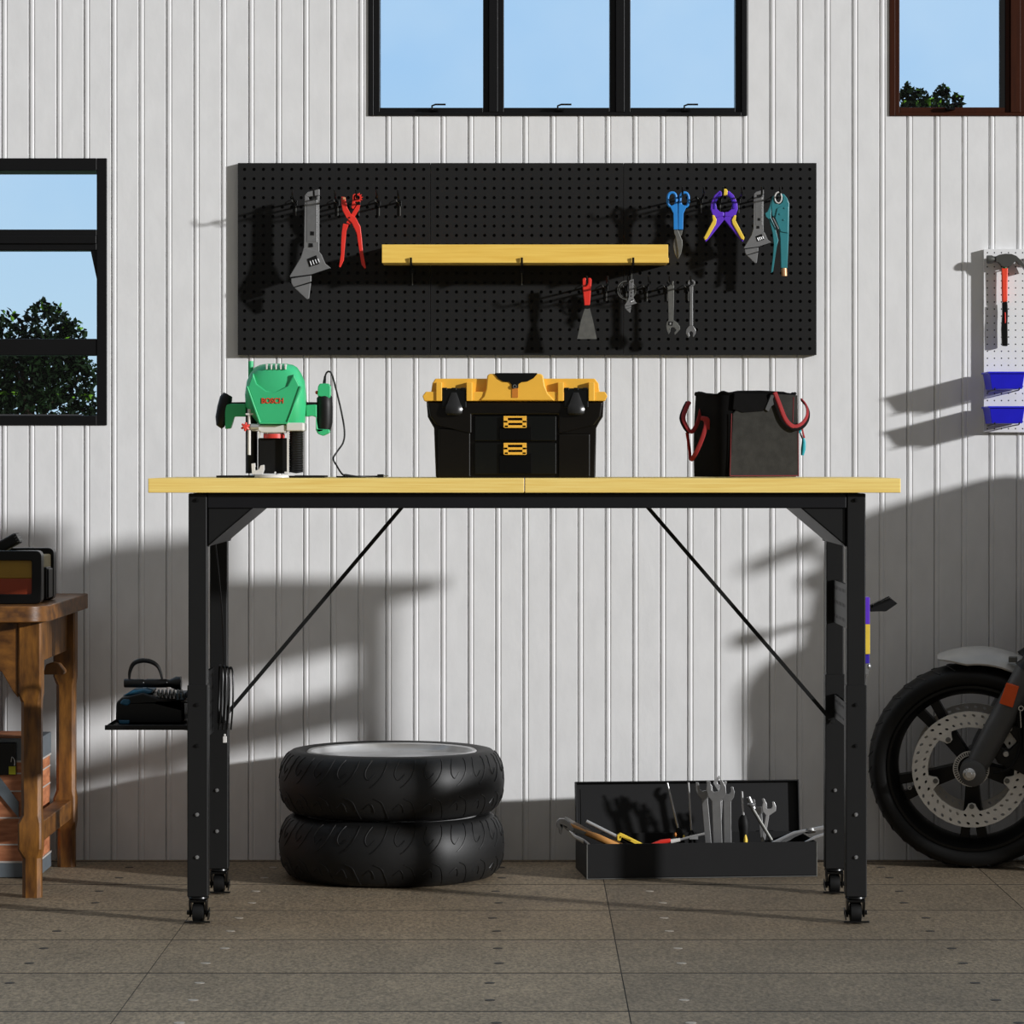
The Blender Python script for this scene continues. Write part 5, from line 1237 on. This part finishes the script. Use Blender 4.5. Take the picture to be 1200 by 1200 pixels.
# ------------------------------------------------------------------ motorcycle
bk = thing('motorcycle', (px(1142, -.165), -.13, .001), 'motorcycle parked by the wall at the right, front wheel showing', 'motorcycle', local=True)
bk.rotation_euler = (math.radians(5.5), 0, math.radians(-10))
K = .2377/122; WR = .2377
def bx_(x): return (x-1138)*K
def bz_(y): return WR+(893-y)*K
def wheel(xc, front):
    b = B(); c = (xc, 0, WR)
    pr = [(.188, -.044), (.200, -.052), (.214, -.055), (.226, -.046), (.2345, -.026), (WR, 0), (.2345, .026), (.226, .046), (.214, .055), (.200, .052), (.188, .044)]
    b.lathe(pr, c, 'Y', 96); wt = part('tyre', b, M['bike_tyre'], bk, ang=60)
    b = B()
    for k in range(40):
        for sgn in (-1, 1):
            a0 = k*2*PI/40
            pts = []
            for r, h, da in ((.2275, -.0445, 0), (.232, -.034, .03), (.2355, -.022, .06), (.2375, -.008, .085)):
                a = a0+da; pts.append(Vector((xc+(r+.0004)*math.cos(a), sgn*h, WR+(r+.0004)*math.sin(a))))
            b.tube(pts, .0012, 5)
    g_ = part('tread_grooves', b, M['tyre_groove'], wt); g_['kind'] = 'stuff'
    b = B(); b.lathe([(.190, -.046), (.192, -.050), (.186, -.050), (.180, -.042), (.170, -.026), (.168, 0), (.170, .026), (.180, .042), (.186, .050), (.192, .050), (.190, .046)], c, 'Y', 96); rm = part('rim', b, M['bike_black'], wt)
    b = B(); b.lathe([(.0001, -.032), (.030, -.032), (.034, -.024), (.034, .024), (.030, .032), (.0001, .032)], c, 'Y', 32); part('hub', b, M['bike_black'], wt)
    for k in range(5):
        a = math.radians(127+72*k)
        b = B()
        for da in (-.12, .12):
            r0, r1 = .02, .173
            d0 = Vector((math.cos(a+da*.9), 0, math.sin(a+da*.9))); 
            pA = Vector((math.cos(a), 0, math.sin(a)))*.022; pB = Vector((math.cos(a+da), 0, math.sin(a+da)))*.172
            m_, L = tool_frame(Vector(c)+pA, Vector(c)+pB)
            b.loft([[m_ @ Vector((x*wd, y*dp, z)) for x, y in ((-1,-1),(1,-1),(1,1),(-1,1))] for z, wd, dp in ((0,.013,.022),(L*.45,.010,.015),(L,.011,.014))])
        part('spoke', b, M['bike_black'], wt, .002)
    if front:
        for sy in (-1, 1):
            b = B(); ri, ro = .098, .1345; nu, nv = 38, 2
            yd = sy*.058
            tw = lambda u, v: 2*PI*u/nu
            b.slab_holes(lambda u, v, d: Vector((xc+(ri+(ro-ri)*v/nv)*math.cos(2*PI*(u+.45*(v//1 if False else v))/nu), yd-.0022+d*1, WR+(ri+(ro-ri)*v/nv)*math.sin(2*PI*(u+.45*v)/nu))), nu, nv, .19, .0044, False, 8)
            # rear face with matching holes
            b.slab_holes(lambda u, v, d: Vector((xc+(ri+(ro-ri)*v/nv)*math.cos(2*PI*(u+.45*v)/nu), yd+.0022-d, WR+(ri+(ro-ri)*v/nv)*math.sin(2*PI*(u+.45*v)/nu))), nu, nv, .19, .0001, False, 8)
            for r in (ri, ro):
                secs = [[Vector((xc+r*math.cos(2*PI*i/90), yd+q_, WR+r*math.sin(2*PI*i/90))) for i in range(90)] for q_ in (-.0022, .0022)]
                b.loft(secs, caps=False)
            dc = part('brake_disc', b, M['disc'], wt, ang=50)
            for k in range(5):
                a = math.radians(127+72*k); u = Vector((math.cos(a), 0, math.sin(a))); v = Vector((-math.sin(a), 0, math.cos(a)))
                pts = [(.102, -.022), (.092, -.014), (.086, -.0105), (.080, -.008), (.0775, 0), (.080, .008), (.086, .0105), (.092, .014), (.102, .022)]
                b = B(); b.prism([(xc+u.x*r+v.x*s_, WR+u.z*r+v.z*s_) for r, s_ in pts], yd-.003, yd+.003); lg_ = part('disc_lug', b, M['disc'], dc, .0008)
                b = B(); p = Vector((xc, yd-.003, WR))+u*.0855; b.cyl(p, p+Vector((0, -.004, 0)), .006, .005, 12); part('disc_bolt', b, M['steel_dull'], dc)
        b = B(); yd = -.050
        b.lathe([(.030, -.0012), (.0415, -.0012), (.0415, .0012), (.030, .0012)], (xc, yd, WR), 'Y', 48); ab = part('sensor_ring', b, M['disc'], wt)
        b = B()
        for k in range(44):
            a = 2*PI*k/44; u = Vector((math.cos(a), 0, math.sin(a))); v = Vector((-math.sin(a), 0, math.cos(a)))
            b.prism([(xc+u.x*r+v.x*s_, WR+u.z*r+v.z*s_) for r, s_ in ((.032, -.0009), (.039, -.0012), (.039, .0012), (.032, .0009))], yd-.0022, yd-.001)
        part('ring_slots', b, M['dark'], ab)
        b = B(); p = Vector((xc+bx_(1063), -.045, WR-.03)); b.lathe([(.003, 0), (.0045, 0), (.0045, .006), (.003, .006)], Vector((bx_(1066), -.050, bz_(917))), 'Y', 12); part('valve', b, M['steel_bright'], wt)
    return wt
wheel(0, True); wheel(1.16, False)
# forks
FA = Vector((.47, 0, .883)).normalized()
for sy in (-1, 1):
    y = sy*.083
    b = B(); p0 = Vector((bx_(1143), y, bz_(890))); 
    b.tube([p0-FA*.012, p0+FA*.03, p0+FA*.10, p0+FA*.26], [.020, .0275, .029, .030], 24); 
    fk = part('fork_leg', b, M['bike_fork'], bk)
    b = B(); b.tube([p0+FA*.26, p0+FA*.275, p0+FA*.72], [.034, .026, .026], 20); part('fork_tube', b, M['bike_black'], bk)
    b = B(); b.lathe([(.0001, -.030), (.024, -.030), (.030, -.026), (.030, .026), (.0001, .026)], Vector((bx_(1141), y, bz_(893))), 'Y', 24); part('axle_clamp', b, M['bike_fork'], fk)
    b = B(); c = Vector((bx_(1137), y+sy*.031, bz_(893)))
    b.lathe([(.0001, -.006), (.009, -.006), (.0145, -.003), (.0145, .003), (.0001, .003)], c, 'Y', 6 if False else 20); b.lathe([(.0001, -.011), (.0075, -.011), (.0085, -.006), (.0001, -.006)], c, 'Y', 6); part('axle_nut', b, M['chrome'], fk)
    b = B(); ry = y+sy*.029
    q_ = [(bx_(a), bz_(c)) for a, c in ((1180.5,785),(1195,789),(1187.5,814),(1172,809))]; b.prism(q_, ry-.006, ry+.006); part('reflector', b, M['amber'], fk, .0015)
    b = B(); cc = [(bx_(a), bz_(c)) for a, c in ((1176,838),(1192,830),(1222,826),(1232,845),(1228,880),(1210,902),(1190,892),(1170,884),(1160,868),(1172,862),(1182,868),(1192,858),(1186,850))]; b.prism(cc, y-sy*.02-.014, y-sy*.02+.014); cl = part('brake_caliper', b, M['bike_black'], bk, .004)
    b = B(); b.prism([(bx_(a), bz_(c)) for a, c in ((1200,822),(1224,818),(1236,850),(1228,886),(1206,896),(1197,860))], y-.024, y+.012); part('caliper_body', b, M['bike_black'], cl, .005)
    for a, c in ((1183,842),(1179,872)):
        b = B(); p = Vector((bx_(a), y-sy*.02+sy*.014, bz_(c))); b.cyl(p, p+Vector((0, sy*.005, 0)), .0075, .006, 12); b.cyl(p+Vector((0, sy*.005, 0)), p+Vector((0, sy*.007, 0)), .003, .003, 6); part('caliper_bolt', b, M['steel_bright'], cl)
b = B(); b.tube(spline([(bx_(1165), -.11, bz_(892)), (bx_(1185), -.115, bz_(884)), (bx_(1196), -.11, bz_(858)), (bx_(1194), -.1, bz_(820)), (bx_(1205), -.1, bz_(780)), (bx_(1230), -.08, bz_(720))], 6), .0032, 8); part('brake_hose', b, M['dark'], bk)
b = B(); b.lathe([(.004, -.002), (.0065, -.002), (.0065, .002), (.004, .002)], Vector((bx_(1197), -.11, bz_(815))), 'Y', 16); b.tube([(bx_(1196), -.11, bz_(817)), (bx_(1197), -.11, bz_(838))], .0018, 6); part('hose_guide', b, M['chrome'], bk)
# front fender
secs = []
for i in range(25):
    f_ = i/24; a = math.radians(107-90*f_)
    sc2 = min(1, .22+f_*5)
    ctr = .268+.010*math.sin(PI*min(1, f_*1.3))
    sec = []
    for j in range(13):
        s_ = -1+2*j/12
        r = ctr-(.030*sc2)*(abs(s_)**2.2); y = .064*sc2**.5*s_
        sec.append(Vector((r*math.cos(a), y, WR+r*math.sin(a))))
    for j in range(12, -1, -1):
        p = sec[j]; c = Vector((0, p.y, WR)); d = (p-c).normalized(); q3 = p-d*.004; sec.append(Vector((q3.x, q3.y*.97, q3.z)))
    secs.append(sec)
b = B(); b.loft(secs); part('front_fender', b, M['bike_grey'], bk, ang=60)
b = B(); b.box((bx_(1182), -.066, bz_(765)), (bx_(1192), -.05, bz_(759))); part('fender_stay', b, M['steel_dull'], bk, .001)
# upper parts, frame, engine and body to the right of the picture
tc_ = Vector((bx_(1143), 0, bz_(890)))+FA*.66
b = B(); b.box(tuple(tc_+Vector((-.03, -.12, -.02))), tuple(tc_+Vector((.06, .12, .02)))); part('triple_clamp', b, M['bike_black'], bk, .006)
hl = tc_+Vector((-.005, 0, .025))
b = B(); b.lathe([(.0001, -.05), (.062, -.045), (.078, -.02), (.075, .03), (.04, .07), (.0001, .08)], hl, 'X', 28); part('headlight', b, M['bike_grey'], bk)
b = B(); b.lathe([(.0001, -.056), (.04, -.054), (.064, -.046), (.064, -.044), (.0001, -.044)], hl, 'X', 28); part('headlight_lens', b, M['glass'], bk)
hb_ = tc_+Vector((.06, 0, .07))
b = B(); b.tube(spline([hb_+Vector(p) for p in ((.11,-.23,.055),(.06,-.17,.05),(.0,-.07,-.02),(.0,.07,-.02),(.06,.17,.05),(.11,.21,.055))], 6), .011, 12); part('handlebar', b, M['bike_black'], bk)
for sy in (-1, 1):
    p = hb_+Vector((.105, sy*(.215 if sy < 0 else .195), .055))
    b = B(); b.tube([p+Vector((-.03, -sy*.07, .01)), p+Vector((.012, sy*.03, -.003))], .017, 12); part('handlebar_grip', b, M['rubber'], bk)
    b = B(); b.tube(spline([p+Vector((-.03, -sy*.08, .0)), p+Vector((-.055, -sy*.06, -.006)), p+Vector((-.035, sy*.02, -.012))], 4), .0045, 8); part('brake_lever', b, M['bike_black'], bk)
    ts = Vector((bx_(1224), sy*.15, bz_(657)))
    b = B(); b.tube([ts+Vector((.02, -sy*.10, 0)), ts], .008, 8); b.lathe([(.0001, .03), (.014, .028), (.021, .006), (.021, -.006), (.0001, -.008)], ts, 'X', 16); tsn = part('turn_signal', b, M['bike_black'], bk)
    b = B(); b.lathe([(.0001, -.022), (.010, -.019), (.0185, -.008), (.0185, -.006), (.0001, -.006)], ts, 'X', 16); part('signal_lens', b, M['amber'], tsn)
# seat, engine, exhaust, frame, raised tank; fairings and cases added to cast shade
def loftbox(secs_): 
    S = []
    for x, z0, z1, hw, e in secs_:
        sec = []
        for i in range(24):
            a = 2*PI*i/24; ca_, sa_ = math.cos(a), math.sin(a)
            sec.append(Vector((x, hw*math.copysign(abs(ca_)**e, ca_), (z0+z1)/2+(z1-z0)/2*math.copysign(abs(sa_)**e, sa_))))
        S.append(sec)
    b = B(); b.loft(S); return b
part('fuel_tank', loftbox([(.36,.60,.74,.05,.7),(.42,.56,.86,.13,.55),(.58,.56,.90,.16,.55),(.74,.58,.84,.12,.55),(.80,.58,.70,.06,.7)]), M['bike_grey'], bk)  # tank top raised to fill the wall shadow
part('seat', loftbox([(.76,.58,.66,.07,.7),(.86,.56,.66,.13,.6),(1.04,.56,.68,.14,.6),(1.25,.62,.74,.11,.6),(1.34,.66,.74,.07,.7)]), M['rubber'], bk)
part('engine_block', loftbox([(.34,.14,.44,.10,.5),(.40,.12,.50,.15,.5),(.60,.11,.54,.17,.5),(.80,.12,.50,.15,.5),(.86,.16,.44,.09,.5)]), M['bike_fork'], bk)
part('shade_leg_fairing', loftbox([(.25,.20,.64,.19,.45),(.28,.14,.68,.22,.4),(.40,.12,.70,.23,.4),(.60,.12,.68,.23,.4),(.66,.16,.62,.18,.45)]), M['bike_black'], bk)  # unseen, added wide to shade the front wheel
part('shade_windscreen', loftbox([(.42,.78,.95,.08,.6),(.47,.76,1.0,.13,.5),(.62,.76,1.0,.13,.5),(.70,.78,.93,.08,.6)]), M['bike_black'], bk)  # unseen, added for the upper edge of the wall shadow
part('shade_top_case', loftbox([(.76,.62,.98,.12,.4),(.82,.60,1.0,.19,.35),(1.30,.60,1.03,.19,.35),(1.36,.64,1.0,.13,.4)]), M['bike_black'], bk)  # unseen, added tall to darken the wall at far right
part('shade_side_case', loftbox([(.84,.24,.58,.14,.4),(.90,.20,.60,.21,.4),(1.30,.22,.62,.21,.4),(1.38,.28,.60,.14,.4)]), M['bike_black'], bk)  # unseen bulk added to keep the bike's shadow solid
part('rear_fender', loftbox([(1.0,.46,.56,.07,.5),(1.2,.48,.58,.075,.5),(1.42,.34,.50,.06,.5)]), M['bike_grey'], bk)
for sy in (-1, 1):
    b = B(); b.tube(spline([(.42, sy*.16, .2), (.6, sy*.19, .12), (.9, sy*.2, .13), (1.35, sy*.2, .17)], 6), .026, 12); part('exhaust_pipe', b, M['chrome'], bk)
    b = B(); b.tube([(.30, sy*.04, .68), (.5, sy*.05, .54), (.86, sy*.07, .5), (1.16, sy*.085, WR)], .014, 10); part('frame_tube', b, M['bike_black'], bk)
b = B(); b.tube([(.62, -.16, .12), (.66, -.24, -.052+.1), (.70, -.29, -.052)], .008, 8); part('side_stand', b, M['bike_black'], bk)
